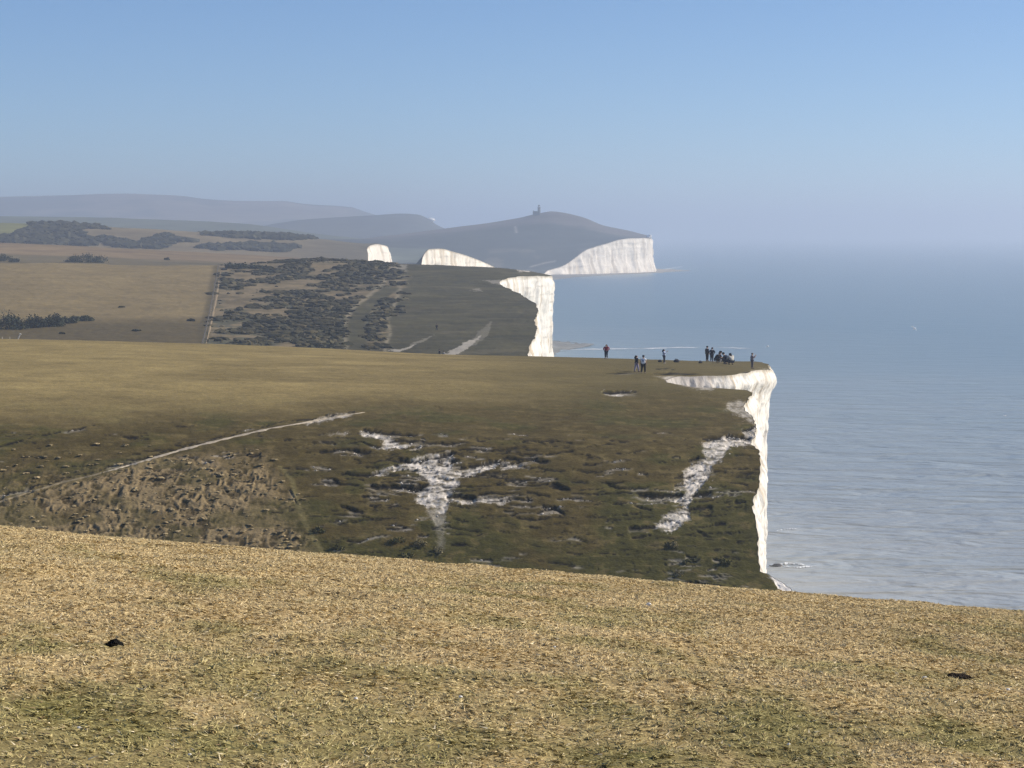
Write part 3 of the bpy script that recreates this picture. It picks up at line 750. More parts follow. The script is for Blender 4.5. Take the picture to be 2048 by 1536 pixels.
far_hill('distant_downs', 'long pale downs on the skyline', [5500, 6000, 6600, 7400], [40.0, [(-900, 440), (300, 440), (800, 450), (900, 462)],
    [(-900, 402), (-200, 398), (0, 393.5), (120, 391), (240, 388), (360, 392), (420, 399), (480, 402), (560, 402), (610, 408), (700, 414), (735, 425), (760, 432), (830, 446), (900, 462)], 40.0],
    [(5500, 900), (7400, 900)], ([5500, 6600, 7400], [520, 420, 410]), 320, c10, 5., 300, 361)
# the scrap of white chalk on the distant headland
p = hit(S9, 861, 441.5)
rr_ = RNG.random(200)
def rock(name, loc, size, seed, mat, sub=2, squash=(1, 1, .7), col=None, amp=.45):
    bm = bmesh.new(); bmesh.ops.create_icosphere(bm, subdivisions=sub, radius=1)
    P = np.array([v.co for v in bm.verts])
    k = 1 + amp * (fbm(P[:, 0] * 1.3 + P[:, 2] * 2.1 + seed, P[:, 1] * 1.3 + seed * 3.1, seed, 3) - .5) * 2
    P = P * k[:, None] * np.array(squash) * size
    for v, q in zip(bm.verts, P): v.co = q
    me = bpy.data.meshes.new(name); bm.to_mesh(me); bm.free()
    for f in me.polygons: f.use_smooth = sub > 2
    if col is not None: set_col(me, np.broadcast_to(np.array(col), (len(me.vertices), 3)) * (.8 + .4 * RNG.random((len(me.vertices), 1))))
    me.materials.append(mat)
    o = link(name, me); o.location = loc
    return o
o = structure(rock('chalk_outcrop', p + Vector((0, 0, 1)), 8, 3, M_CHALKFAR, 3, (1.2, 1, .6), (.8, .78, .74)), 'tiny white chalk face on the distant headland')
p = hit(S7, 1298, 474.5)
o = structure(rock('chalk_outcrop', p + Vector((0, 0, .3)), 4.2, 5, M_CHALKFAR, 3, (1, 1, .9), (.82, .8, .76)), 'white chalk knob on the seaward end of the lighthouse hill')

# beaches and wave-cut ledges
def beach(name, pts, label, colr, seed):
    """low rocky shelf: list of (u_near, u_far, Y)"""
    P = np.array(pts, float); n = 120; m = 24
    Yl = np.linspace(P[0, 2], P[-1, 2], n)
    a = np.interp(Yl, P[:, 2], P[:, 0]); b = np.interp(Yl, P[:, 2], P[:, 1])
    t = np.linspace(0, 1, m)
    Uu = a[:, None] + (b - a)[:, None] * t[None]
    Yg = np.repeat(Yl[:, None], m, 1)
    Xg = (Uu - CX) / F * Yg
    nn = fbm(Xg / 8, Yg / 20, seed, 4)
    Zg = .15 + 1.1 * (1 - t[None] ** 1.5) * (1 - t[None]) + .9 * (nn - .55)
    cc = np.broadcast_to(np.array(colr), Xg.shape + (3,)) * (.6 + .8 * nn)[..., None]
    return structure(link(name, grid_mesh(name, Xg, Yg, Zg, cc, M_DIST)), label)
beach('beach', [(1060, 1100, 2500), (1090, 1150, 2700), (1110, 1240, 2860), (1200, 1320, 3000), (1290, 1350, 3080), (1300, 1385, 3150), (1300, 1340, 3300)], 'grey shingle shelf below the lighthouse cliff', (.30, .27, .22), 401)
beach('beach', [(1075, 1112, 985), (1080, 1140, 1030), (1085, 1175, 1055), (1085, 1190, 1075), (1085, 1130, 1110)], 'low rocky shelf at the foot of the second cliff', (.19, .195, .19), 402)

# ================================================================== SEA
def mat_sea():
    m, nt, b = newmat('sea_water')
    tc = N(nt, 'ShaderNodeTexCoord')
    sep = N(nt, 'ShaderNodeSeparateXYZ'); nt.links.new(tc.outputs['Object'], sep.inputs[0])
    def noise(scale, sx, sy, det, rot=0.0, dist=0.0):
        mp = N(nt, 'ShaderNodeMapping'); mp.inputs['Scale'].default_value = (sx, sy, 1); mp.inputs['Rotation'].default_value = (0, 0, rot)
        nt.links.new(tc.outputs['Object'], mp.inputs[0])
        nz = N(nt, 'ShaderNodeTexNoise'); nz.inputs['Scale'].default_value = scale; nz.inputs['Detail'].default_value = det
        nz.inputs['Roughness'].default_value = .55; nz.inputs['Distortion'].default_value = dist
        nt.links.new(mp.outputs[0], nz.inputs['Vector'])
        return nz.outputs[0]
    def mathn(op, a, bb):
        n = N(nt, 'ShaderNodeMath', operation=op)
        for i, s in enumerate((a, bb)):
            if isinstance(s, (int, float)): n.inputs[i].default_value = s
            else: nt.links.new(s, n.inputs[i])
        return n.outputs[0]
    # milky chalk water inshore, bluer water offshore, drifting in bands
    near = N(nt, 'ShaderNodeMapRange'); near.inputs[1].default_value = 330; near.inputs[2].default_value = 1500
    near.inputs[3].default_value = 1; near.inputs[4].default_value = 0
    off = mathn('MULTIPLY', sep.outputs[0], 1.6)
    dist = mathn('ADD', sep.outputs[1], off)
    dist = mathn('ADD', dist, mathn('MULTIPLY', noise(.006, .35, 1.2, 4, .1, .8), 520))
    nt.links.new(mathn('SUBTRACT', dist, 280), near.inputs[0])
    rp = N(nt, 'ShaderNodeValToRGB')
    e = rp.color_ramp.elements
    e[0].position = 0; e[0].color = (.130, .205, .228, 1)
    e[1].position = 1; e[1].color = (.36, .37, .355, 1)
    k = e.new(.42); k.color = (.205, .262, .268, 1)
    nt.links.new(near.outputs[0], rp.inputs[0])
    nt.links.new(rp.outputs[0], b.inputs['Base Color'])
    b.inputs['Roughness'].default_value = .30; b.inputs['IOR'].default_value = 1.33
    h = mathn('MULTIPLY', noise(.10, .42, 1.0, 3, -.12, .6), 3.6)
    h = mathn('ADD', h, mathn('MULTIPLY', noise(.30, .6, 1.0, 3, -.22, .4), .55))
    h = mathn('ADD', h, mathn('MULTIPLY', noise(1.3, .8, 1.0, 2, .2, .2), .09))
    calm = N(nt, 'ShaderNodeMapRange'); calm.inputs[1].default_value = 350; calm.inputs[2].default_value = 900; calm.inputs[3].default_value = 1; calm.inputs[4].default_value = .22
    nt.links.new(sep.outputs[1], calm.inputs[0]); h = mathn('MULTIPLY', h, calm.outputs[0])
    bp = N(nt, 'ShaderNodeBump'); bp.inputs['Strength'].default_value = 1.0; bp.inputs['Distance'].default_value = 1.3
    nt.links.new(h, bp.inputs['Height']); nt.links.new(bp.outputs[0], b.inputs['Normal'])
    return m
xs = np.concatenate([np.linspace(-24000, -1500, 8), np.linspace(-1000, 1500, 60), np.linspace(2000, 24000, 8)])
ys = np.concatenate([np.linspace(-1500, 100, 6), np.linspace(150, 1500, 60), np.linspace(1800, 24000, 20)])
Xs, Ys = np.meshgrid(xs, ys)
structure(link('sea', grid_mesh('sea', Xs, Ys, np.zeros_like(Xs), None, mat_sea())), 'calm grey blue sea')

M_FOAM = mat_plain('sea_foam', (.60, .63, .66), .9, .1, .4, .15)
def foam(name, pts, width, seed, label):
    """ragged streak of broken water lying on the sea, points given as (u, v) on the water"""
    n = 160; m = 7
    u = np.array([a for a, b in pts], float); v = np.array([b for a, b in pts], float)
    tt = np.linspace(0, 1, n); k = np.linspace(0, 1, len(u))
    uu, vv = np.interp(tt, k, u), np.interp(tt, k, v)
    Yp = CAMZ * F / (vv - HY); Xp = (uu - CX) / F * Yp
    w = width * np.clip(1.6 * (fbm(tt * 11, tt * 0, seed, 4) - .22), .08, 2) * np.minimum(1, 8 * np.minimum(tt, 1 - tt) + .05)
    g = np.linspace(-.5, .5, m)
    wig = width * .5 * (fbm(tt * 30, tt * 0, seed + 2, 3) - .5)
    Yg = Yp[:, None] + wig[:, None] + w[:, None] * g[None]; Xg = np.repeat(Xp[:, None], m, 1)
    Zg = .06 + .22 * (1 - (2 * g[None]) ** 2) * np.minimum(1, w / width)[:, None] + 0 * Xg
    o = link(name, grid_mesh(name, Xg, Yg, Zg, None, M_FOAM))
    return stuff(o, label, 'foam')
foam('foam', [(1120, 700), (1200, 698), (1290, 697), (1360, 695), (1440, 695), (1515, 697.5)], 9, 11, 'long thin line of white surf beyond the people')
foam('foam', [(1560, 1134), (1580, 1131), (1615, 1134)], 2.2, 15, 'small patch of broken water at the cliff foot')
foam('foam', [(1572, 1138), (1600, 1140), (1640, 1136)], 1.0, 17, 'thin streak of foam beside the sunken rock')
foam('foam', [(1555, 1065), (1575, 1062), (1600, 1061)], .8, 18, 'faint streak of foam off the white cliff')
foam('foam', [(1310, 541), (1345, 536), (1372, 531)], 40, 19, 'pale line of surf off the lighthouse cliff')
def sea_at(u, v):
    Y = CAMZ * F / (v - HY); return Vector(((u - CX) / F * Y, Y, 0))
tag(rock('rock', sea_at(1556, 1136) + Vector((0, 0, -.2)), .75, 21, mat_plain('wet_rock', (.05, .05, .05), .5, .4), 3, (1.5, 1, .7)), 'dark wet rock in the water at the cliff foot', 'rock')

# ================================================================== VEGETATION
def blob_mass(name, P, rad, hgt, cols, mat, sub=1, seed=1, amp=.5):
    """many low rounded clumps in one mesh"""
    bm = bmesh.new(); bmesh.ops.create_icosphere(bm, subdivisions=sub, radius=1)
    bv = np.array([v.co for v in bm.verts]); bf = np.array([[v.index for v in f.verts] for f in bm.faces]); bm.free()
    n = len(P); m = len(bv)
    V = np.repeat(bv[None], n, 0)
    r = RNG.random((n, 1, 3)) * 50
    Q = V * 1.9 + r
    k = 1 + amp * 2 * (fbm(Q[..., 0] + Q[..., 2] * .7, Q[..., 1] - Q[..., 2] * .6, seed, 3) - .5)
    a = RNG.random(n) * 6.28; ca, sa = np.cos(a), np.sin(a)
    el = .7 + .6 * RNG.random(n)
    x = V[..., 0] * k * (rad * el)[:, None]; y = V[..., 1] * k * (rad / el)[:, None]
    X = P[:, 0, None] + x * ca[:, None] - y * sa[:, None]; Y = P[:, 1, None] + x * sa[:, None] + y * ca[:, None]
    Z = P[:, 2, None] + (V[..., 2] * k + .35) * hgt[:, None]
    me = mesh_np(name, np.stack([X, Y, Z], -1).reshape(-1, 3), (bf[None] + (np.arange(n) * m)[:, None, None]).reshape(-1), np.full(n * len(bf), 3), False)
    cc = np.repeat(cols[:, None], m, 1) * (.7 + .6 * RNG.random((n, m, 1)))
    set_col(me, cc); me.materials.append(mat)
    return link(name, me)

def scatter_mask(S, mask, n):
    area = np.abs(np.gradient(S.X, axis=1) * np.gradient(S.Y, axis=0))
    w = (mask * area).ravel(); w = w / w.sum()
    i = RNG.choice(w.size, n, p=w)
    return np.stack([S.X.ravel()[i], S.Y.ravel()[i], S.Z.ravel()[i]], -1)

n = 9500
P = scatter_mask(S3, scrd ** 1.5 * (.25 + .75 * sstep(-4, 60, S3.U - fl - 6 + 30 * (sw - .5) - 40 * (S3.V > 640))), n)
rad = .28 + 1.15 * RNG.random(n) ** 2.4
cols = lerp3(np.broadcast_to(np.array([.034, .034, .020]), (n, 3)), (.105, .088, .048), RNG.random(n) ** 2)
stuff(blob_mass('scrub', P, rad * 1.25, rad * .5, cols, M_SCRUB, 1, 5, .95), 'dark gorse scrub covering the left slope of the second hill', 'scrub')
n = 6500
P = scatter_mask(S5, S5.wood, n)
rad = 1.0 + 3.2 * RNG.random(n) ** 2.2
cols = lerp3(np.broadcast_to(np.array([.024, .027, .018]), (n, 3)), (.055, .052, .03), RNG.random(n))
stuff(blob_mass('woodland', P, rad * 1.3, rad * .6, cols, M_SCRUB, 1, 6, .9), 'hazy dark woods on the farmland left of the white headland', 'woodland')
# low dead tussocks over the rough ground of the middle hill
n = 650
P = scatter_mask(S2b, rough * (.3 + tus) * (S2b.V < 1120) * (S2b.U > -300), n)
rad = .07 + .13 * RNG.random(n) ** 2
cols = lerp3(np.broadcast_to(np.array([.40, .31, .17]), (n, 3)), (.20, .16, .08), RNG.random(n) ** 1.2)
P[:, 2] += .02
stuff(blob_mass('tussock_grass', P, rad * 1.5, rad * .45, cols, M_SCRUB, 2, 7, .8), 'rough brown tussocks below the path on the middle hill', 'tussocks')

n = 1100
P = scatter_mask(S2, (ck > .15) * (ck < .85) * (S2b.V > 855) * (S2b.V < 1120) + .12 * (ck > .8), n)
rad = .035 + .09 * RNG.random(n) ** 3
stuff(blob_mass('chalk_rubble', P, rad, rad * .7, np.broadcast_to(np.array([.62, .57, .49]), (n, 3)), M_CHALK, 1, 8, .5), 'loose chalk stones lying round the worn white scars', 'rubble')

def leaf_bush(loc, w, h, nleaf, size, cols, label, cat='bush', name='bush', group=None, stems=4, depth=.8):
    t = thing(name, label, cat, loc, 0, group)
    nl = nleaf
    # clumps spread through the crown, with gaps
    nc = max(6, int(nl / 45))
    c = RNG.normal(0, 1, (nc, 3)); c /= np.linalg.norm(c, axis=1)[:, None]; c *= (RNG.random((nc, 1)) ** .4)
    c[:, 2] = np.abs(c[:, 2]) * .9
    i = RNG.integers(0, nc, nl)
    p = c[i] + RNG.normal(0, .16, (nl, 3))
    p = p * np.array([w / 2, w / 2 * depth, h * .85]) * (1 - .12 * RNG.random((nl, 1)))
    p[:, 2] = np.maximum(p[:, 2], .03 * h)
    a = RNG.normal(0, 1, (nl, 3)); a /= np.linalg.norm(a, axis=1)[:, None]
    b = np.cross(a, RNG.normal(0, 1, (nl, 3))); b /= np.linalg.norm(b, axis=1)[:, None]
    s = size * (.6 + .8 * RNG.random((nl, 1)))
    V = np.stack([p - a * s, p + b * s * .6, p + a * s, p - b * s * .6], 1).reshape(-1, 3)
    me = mesh_np('crown', V, np.arange(nl * 4), np.full(nl, 4), False)
    cc = lerp3(np.broadcast_to(np.array(cols[0]), (nl, 3)), cols[1], RNG.random(nc)[i] * .7 + .3 * RNG.random(nl))
    set_col(me, np.repeat(cc, 4, 0)); me.materials.append(M_LEAF)
    link('crown', me, t)
    bm = bmesh.new()
    for k in range(stems):
        e = c[RNG.integers(0, nc)] * np.array([w / 2, w / 2 * depth, h * .8])
        r0, r1 = h * .03, h * .012
        s0 = Vector((RNG.normal(0, .05) * w, RNG.normal(0, .05) * w, -.15)); e = Vector(e)
        d = (e - s0).normalized(); o1 = d.orthogonal().normalized(); o2 = d.cross(o1)
        ring = [[bm.verts.new(q + (o1 * math.cos(x) + o2 * math.sin(x)) * r) for x in [j * math.pi / 3 for j in range(6)]] for q, r in ((s0, r0), (s0.lerp(e, .5) + o1 * h * .03, (r0 + r1) / 2), (e, r1))]
        for A, B in zip(ring[:-1], ring[1:]):
            for j in range(6): bm.faces.new((A[j], A[(j + 1) % 6], B[(j + 1) % 6], B[j]))
    ms = bpy.data.meshes.new('stem'); bm.to_mesh(ms); bm.free(); ms.materials.append(mat_plain('bark', (.09, .075, .06)))
    link('stem', ms, t)
    return t
DK = ((.028, .036, .024), (.07, .078, .045))
OL = ((.075, .08, .03), (.19, .17, .075))
for u, v, w_, h_, lab in [(-28, 660, 9, 5.5, 'large dark bush cut by the left edge of the photo'), (28, 658, 8, 5.6, 'tallest dark bush of the clump at the left end of the field'),
        (72, 655, 6, 4.0, 'dark bush in the middle of the clump at the left field edge'), (108, 652, 6, 3.6, 'dark rounded bush third from the right in the field edge clump'),
        (142, 646, 5, 2.2, 'low dark bush second from the right in the field edge clump'), (172, 642, 4, 1.6, 'smallest dark bush at the right tip of the field edge clump')]:
    leaf_bush(hit(S3, u, v), w_ * 1.15, h_, 1500, .30, DK, lab, group='bushes along the left field edge')
for S, u, v, w_, h_, lab in [(S4, 148, 524, 9, 4.2, 'left bush of the dark hump on the olive strip behind the field'), (S4, 172, 525, 13, 5.0, 'biggest middle bush of the dark hump behind the field'),
        (S4, 198, 525, 9, 3.8, 'right bush of the dark hump behind the field'), (S4, 6, 522, 12, 3.8, 'dark bush on the olive strip at the left photo edge'), (S4, 28, 524, 6, 2.2, 'little bush right of the one at the left photo edge, olive strip'),
        (S3, 462, 536, 7, 2.6, 'dark bush on the top corner of the field beside the fence'), (S3, 488, 537, 9, 2.4, 'broad dark bush just right of the field corner bush'),
        (S3, 520, 537, 8, 1.6, 'flat dark bush at the right end of the row by the field corner'), (S4, 334, 520, 3.0, 1.4, 'tiny lone bush on the tan ridge'),
        (S3, 382, 642, 2.0, .6, 'small lone bush low in the tan field near its fence'), (S3, 243, 615, 1.5, .3, 'tiny dark bush alone in the middle of the tan field'),
        (S3, 124, 668, 1.2, .3, 'tiny bush on the olive strip under the field edge clump'), (S3, 272, 662, 2.0, .35, 'tiny low bush on the olive lower strip of the field')]:
    leaf_bush(hit(S, u, v), w_, h_, 900, .34, DK, lab)
for u, v, w_, h_, k, lab in [(795, 1082, 1.5, .7, 0, 'low olive shrub left of the straw coloured one under the big chalk scar'), (836, 1092, 1.6, .8, 1, 'low straw coloured shrub below the big chalk scar'),
        (815, 1112, 1.4, .6, 0, 'low shrub right at the bottom of the slope under the big chalk scar'), (874, 1104, 1.2, .6, 1, 'small shrub right of the three under the big chalk scar'),
        (1345, 1092, 1.4, .6, 1, 'pale low shrub below the right chalk scar'), (1382, 1124, 1.3, .6, 0, 'low green shrub near the foot of the right slope'),
        (1358, 1150, 1.2, .5, 1, 'low straw shrub just above the near brow, right slope'), (640, 1062, 1.1, .6, 0, 'small shrub beside the faint line bounding the rough ground'),
        (676, 1098, 1.3, .6, 0, 'low olive shrub at the bottom end of the rough ground line'), (1452, 1126, 1.3, .5, 0, 'low green shrub nearest the cliff foot')]:
    leaf_bush(hit(S2b, u, v) + Vector((0, 0, -.05)), w_, h_, 420, .075, OL if k == 0 else ((.16, .14, .07), (.28, .24, .13)), lab, 'shrub', 'shrub', stems=3)

# ================================================================== FENCE, TRACK, POSTS
M_WOOD = mat_plain('weathered_wood', (.17, .15, .13)); M_WIRE = mat_plain('fence_wire', (.22, .22, .22), .5, .5)
FENCEL = [(437, 534), (432, 560), (425, 600), (417, 640), (409, 675), (403, 696)]
def box_bm(bm, c, s):
    r = bmesh.ops.create_cube(bm, size=1)
    for v in r['verts']: v.co = Vector((v.co.x * s[0], v.co.y * s[1], v.co.z * s[2])) + Vector(c)
def post_mesh(h, r):
    bm = bmesh.new(); bmesh.ops.create_cone(bm, cap_ends=True, segments=8, radius1=r, radius2=r * .9, depth=h)
    for v in bm.verts: v.co.z += h / 2 - .2
    bmesh.ops.bevel(bm, geom=[e for e in bm.edges if all(v.co.z > h * .5 for v in e.verts)], offset=r * .25, segments=1, affect='EDGES')
    me = bpy.data.meshes.new('post'); bm.to_mesh(me); bm.free(); return me
def fence(name, pts, h, r, mat, label, wires=3, wr=.012):
    t = thing(name, label, 'fence', pts[0])
    pm = post_mesh(h + .2, r); pm.materials.append(mat)
    for q in pts:
        o = link('post', pm, t); o.location = q - pts[0]; o.rotation_euler = (random.uniform(-.05, .05), random.uniform(-.05, .05), 0)
    bm = bmesh.new()
    for k in range(wires):
        zz = h * (.35 + .28 * k)
        for a, b in zip(pts[:-1], pts[1:]):
            a_, b_ = a - pts[0] + Vector((0, 0, zz)), b - pts[0] + Vector((0, 0, zz))
            d = (b_ - a_).normalized(); o1 = d.orthogonal().normalized() * wr; o2 = d.cross(o1)
            A = [bm.verts.new(a_ + w) for w in (o1, o2, -o1, -o2)]; B = [bm.verts.new(b_ + w) for w in (o1, o2, -o1, -o2)]
            for j in range(4): bm.faces.new((A[j], A[(j + 1) % 4], B[(j + 1) % 4], B[j]))
    me = bpy.data.meshes.new('wire'); bm.to_mesh(me); bm.free(); me.materials.append(M_WIRE)
    link('wire', me, t)
    return t
fp = []
for v in np.linspace(534, 696, 46):
    u = np.interp(v, [b for a, b in FENCEL], [a for a, b in FENCEL]); fp.append(hit(S3, u, v))
fence('fence', fp, 1.2, .11, M_WOOD, 'post and wire fence between the tan field and the scrub')
structure(ribbon('track', S3, [(a + 6, b) for a, b in FENCEL], 1.0, M_PATH, (.26, .20, .12), lift=.12, seed=9, n=120), 'thin pale track running beside the fence')
pale = mat_plain('bleached_wood', (.45, .42, .36))
fence('fence', [Vector(unproj(u, 684 + .02 * u, 308)) + Vector((0, 0, -.25)) for u in (-60, -28, 4, 20)], 1.0, .06, pale, 'short run of bleached posts just behind the crest at the left edge', 2)
mp = crest(S2, 36); bm = bmesh.new()
box_bm(bm, (0, 0, .35), (.13, .10, .95)); box_bm(bm, (.03, 0, .80), (.24, .12, .14))
bmesh.ops.bevel(bm, geom=list(bm.edges), offset=.012, segments=1, affect='EDGES')
me = bpy.data.meshes.new('marker_post'); bm.to_mesh(me); bm.free(); me.materials.append(mat_plain('white_paint', (.78, .75, .68)))
o = tag(link('marker_post', me), 'small white post leaning right on the crest at far left', 'post'); o.location = mp; o.rotation_euler = (0, R(24), 0)

# ================================================================== LIGHTHOUSE
def lathe(name, prof, mat, parent, seg=24, loc=(0, 0, 0), smooth=True):
    bm = bmesh.new(); rings = []
    for r, z in prof: rings.append([bm.verts.new((r * math.cos(2 * math.pi * k / seg), r * math.sin(2 * math.pi * k / seg), z)) for k in range(seg)])
    for A, B in zip(rings[:-1], rings[1:]):
        for k in range(seg): bm.faces.new((A[k], A[(k + 1) % seg], B[(k + 1) % seg], B[k]))
    bm.faces.new(rings[0][::-1]); bm.faces.new(rings[-1])
    me = bpy.data.meshes.new(name); bm.to_mesh(me); bm.free(); me.materials.append(mat)
    o = link(name, me, parent); o.location = loc
    return o
def boxes(name, L, mat, parent, bev=.0):
    bm = bmesh.new()
    for c, s in L: box_bm(bm, c, s)
    if bev: bmesh.ops.bevel(bm, geom=list(bm.edges), offset=bev, segments=1, affect='EDGES')
    me = bpy.data.meshes.new(name); bm.to_mesh(me); bm.free(); me.materials.append(mat)
    return link(name, me, parent)
lp = hit(S7, 1078, 429.5)
M_STONE = mat_plain('granite', (.13, .125, .12), .9, .1, .8, .25); M_SLATE = mat_plain('slate', (.09, .09, .10)); M_GLASS = mat_plain('lantern_glass', (.55, .58, .60), .15, .5)
M_DARKGL = mat_plain('window_glass', (.03, .035, .04), .1, .5)
lt = thing('lighthouse', 'old grey stone lighthouse with a house on the dark headland', 'lighthouse', lp + Vector((0, 0, -1)))
tw = lathe('tower', [(2.6, 0), (2.5, .6), (2.2, .7), (1.95, 10.5), (2.05, 10.6), (2.3, 11.1), (2.5, 11.3), (2.5, 11.6), (1.6, 11.65)], M_STONE, lt)
lathe('lantern', [(1.5, 11.65), (1.5, 12.2), (1.45, 12.25), (1.45, 13.8), (1.55, 13.9)], M_GLASS, lt)
lathe('dome', [(1.75, 13.9), (1.65, 14.2), (1.2, 14.9), (.5, 15.3), (.15, 15.4), (.1, 16.2)], M_SLATE, lt)
g_ = lathe('gallery_rail', [(2.4, 12.5), (2.46, 12.5), (2.46, 12.6), (2.4, 12.6)], M_SLATE, lt)
for zz in (3.0, 6.2, 9.2): boxes('window', [((0, -2.2 + zz * .025, zz), (.6, .5, 1.0))], M_DARKGL, lt)
hs = boxes('house', [((-5.2, 0, 2.6), (7.5, 8, 5.2)), ((-5.2, 0, 5.35), (7.9, 8.4, .3)), ((-1.9, .5, 1.6), (1.4, 5, 3.2))], M_STONE, lt, .05)
boxes('roof', [((-5.2, 0, 5.65), (7.0, 7.5, .3)), ((-5.2, 0, 5.95), (5.6, 6.2, .3)), ((-5.2, 0, 6.2), (3.6, 4.4, .2))], M_SLATE, lt)
boxes('chimney', [((-8.2, 0, 6.4), (.9, 1.4, 2.0))], M_STONE, lt)
for x in (-7.4, -5.2, -3.0):
    for zz in (1.6, 3.9): boxes('window', [((x, -4.0, zz), (.9, .2, 1.2))], M_DARKGL, lt)
boxes('door', [((-1.9, -2.05, 1.05), (.9, .12, 2.1))], M_SLATE, lt)

# ================================================================== PEOPLE
def skin(name, verts, edges, rad, mat, parent, sub=1):
    me = bpy.data.meshes.new(name); me.from_pydata([Vector(v) for v in verts], edges, [])
    o = bpy.data.objects.new(name + '_src', me); C.objects.link(o)
    sk_ = o.modifiers.new('s', 'SKIN')
    for i, r in enumerate(rad):
        sv = me.skin_vertices[0].data[i]; sv.radius = (r, r) if not isinstance(r, tuple) else r; sv.use_root = (i == 0)
    sb = o.modifiers.new('b', 'SUBSURF'); sb.levels = sub; sb.render_levels = sub
    dg = bpy.context.evaluated_depsgraph_get(); ev = o.evaluated_get(dg)
    out = bpy.data.meshes.new_from_object(ev); out.name = name
    bpy.data.objects.remove(o); bpy.data.meshes.remove(me)
    for f in out.polygons: f.use_smooth = True
    out.materials.clear(); out.materials.append(mat)
    return link(name, out, parent)

def ellipsoid(name, c, s, mat, parent, cut=None, rot=None):
    bm = bmesh.new(); bmesh.ops.create_icosphere(bm, subdivisions=3, radius=1)
    for v in bm.verts:
        p = Vector((v.co.x * s[0], v.co.y * s[1], v.co.z * s[2]))
        if rot: p = rot @ p
        v.co = p + Vector(c)
    if cut: cut(bm)
    me = bpy.data.meshes.new(name); bm.to_mesh(me); bm.free(); me.materials.append(mat)
    for f in me.polygons: f.use_smooth = True
    return link(name, me, parent)

M_SKIN = mat_plain('skin', (.42, .27, .19), .6, .3)
def cloth(n, c): return mat_plain('cloth_' + n, c, .95, .05, 9., .25)

def pose(kind='stand', arms='down', lean=0.0):
    J = {}
    if kind in ('stand', 'step'):
        st = .16 if kind == 'step' else .0
        J.update(pel=(0, 0, .97), wai=(0, 0, 1.10), che=(0, .0, 1.30), nec=(0, 0, 1.48), hb=(0, .01, 1.58), hea=(0, .03, 1.66))
        for s, n in ((-1, 'l'), (1, 'r')):
            f = st * s
            J['hip' + n] = (.095 * s, 0, .91); J['kne' + n] = (.10 * s, .03 + f * .6, .50); J['ank' + n] = (.105 * s, f, .09); J['toe' + n] = (.12 * s, f + .16, .035)
    elif kind == 'sit':
        J.update(pel=(0, 0, .13), wai=(0, -.02, .28), che=(0, .03, .50), nec=(0, .08, .68), hb=(0, .11, .77), hea=(0, .14, .85))
        for s, n in ((-1, 'l'), (1, 'r')):
            J['hip' + n] = (.10 * s, .05, .12); J['kne' + n] = (.14 * s, .42, .42); J['ank' + n] = (.13 * s, .60, .07); J['toe' + n] = (.14 * s, .76, .04)
    elif kind == 'legs_out':
        J.update(pel=(0, 0, .13), wai=(0, -.04, .28), che=(0, -.04, .50), nec=(0, 0, .68), hb=(0, .02, .77), hea=(0, .05, .85))
        for s, n in ((-1, 'l'), (1, 'r')):
            J['hip' + n] = (.10 * s, .05, .12); J['kne' + n] = (.12 * s, .48, .22 + .05 * s); J['ank' + n] = (.12 * s, .88, .06); J['toe' + n] = (.15 * s, .96, .16)
    elif kind == 'crouch':
        J.update(pel=(0, -.05, .34), wai=(0, .02, .46), che=(0, .14, .64), nec=(0, .24, .79), hb=(0, .29, .87), hea=(0, .33, .94))
        for s, n in ((-1, 'l'), (1, 'r')):
            J['hip' + n] = (.11 * s, -.02, .32); J['kne' + n] = (.17 * s, .34, .46); J['ank' + n] = (.14 * s, .08, .09); J['toe' + n] = (.16 * s, .24, .035)
    cx, cy, cz = J['che']
    for s, n in ((-1, 'l'), (1, 'r')):
        J['sho' + n] = (.185 * s, cy, cz + .10)
        if kind in ('sit', 'crouch', 'legs_out') and arms == 'down':
            J['elb' + n] = (.25 * s, cy + .12, cz - .14); J['wri' + n] = (.14 * s, cy + .33, cz - .10); hd = (-.2 * s, .9, -.2)
        elif arms == 'phone' or (arms == 'one_up' and s > 0):
            J['elb' + n] = (.23 * s, cy + .14, cz - .12); J['wri' + n] = (.07 * s, cy + .32, cz + .12); hd = (-.3 * s, .5, .8)
        elif arms == 'hips':
            J['elb' + n] = (.36 * s, cy - .03, cz - .12); J['wri' + n] = (.19 * s, cy + .07, cz - .30); hd = (-.6 * s, .6, -.4)
        else:
            J['elb' + n] = (.245 * s, cy - .02, cz - .17); J['wri' + n] = (.245 * s, cy + .07, cz - .41); hd = (0, .25, -.97)
        J['hd' + n] = hd
    if lean:
        q = Matrix.Rotation(-lean, 4, 'X'); base = Vector(J['pel'])
        for k in list(J):
            if k[:3] in ('wai', 'che', 'nec', 'hb', 'hea', 'sho', 'elb', 'wri'): J[k] = tuple(q @ (Vector(J[k]) - base) + base)
    return {k: Vector(v) for k, v in J.items()}

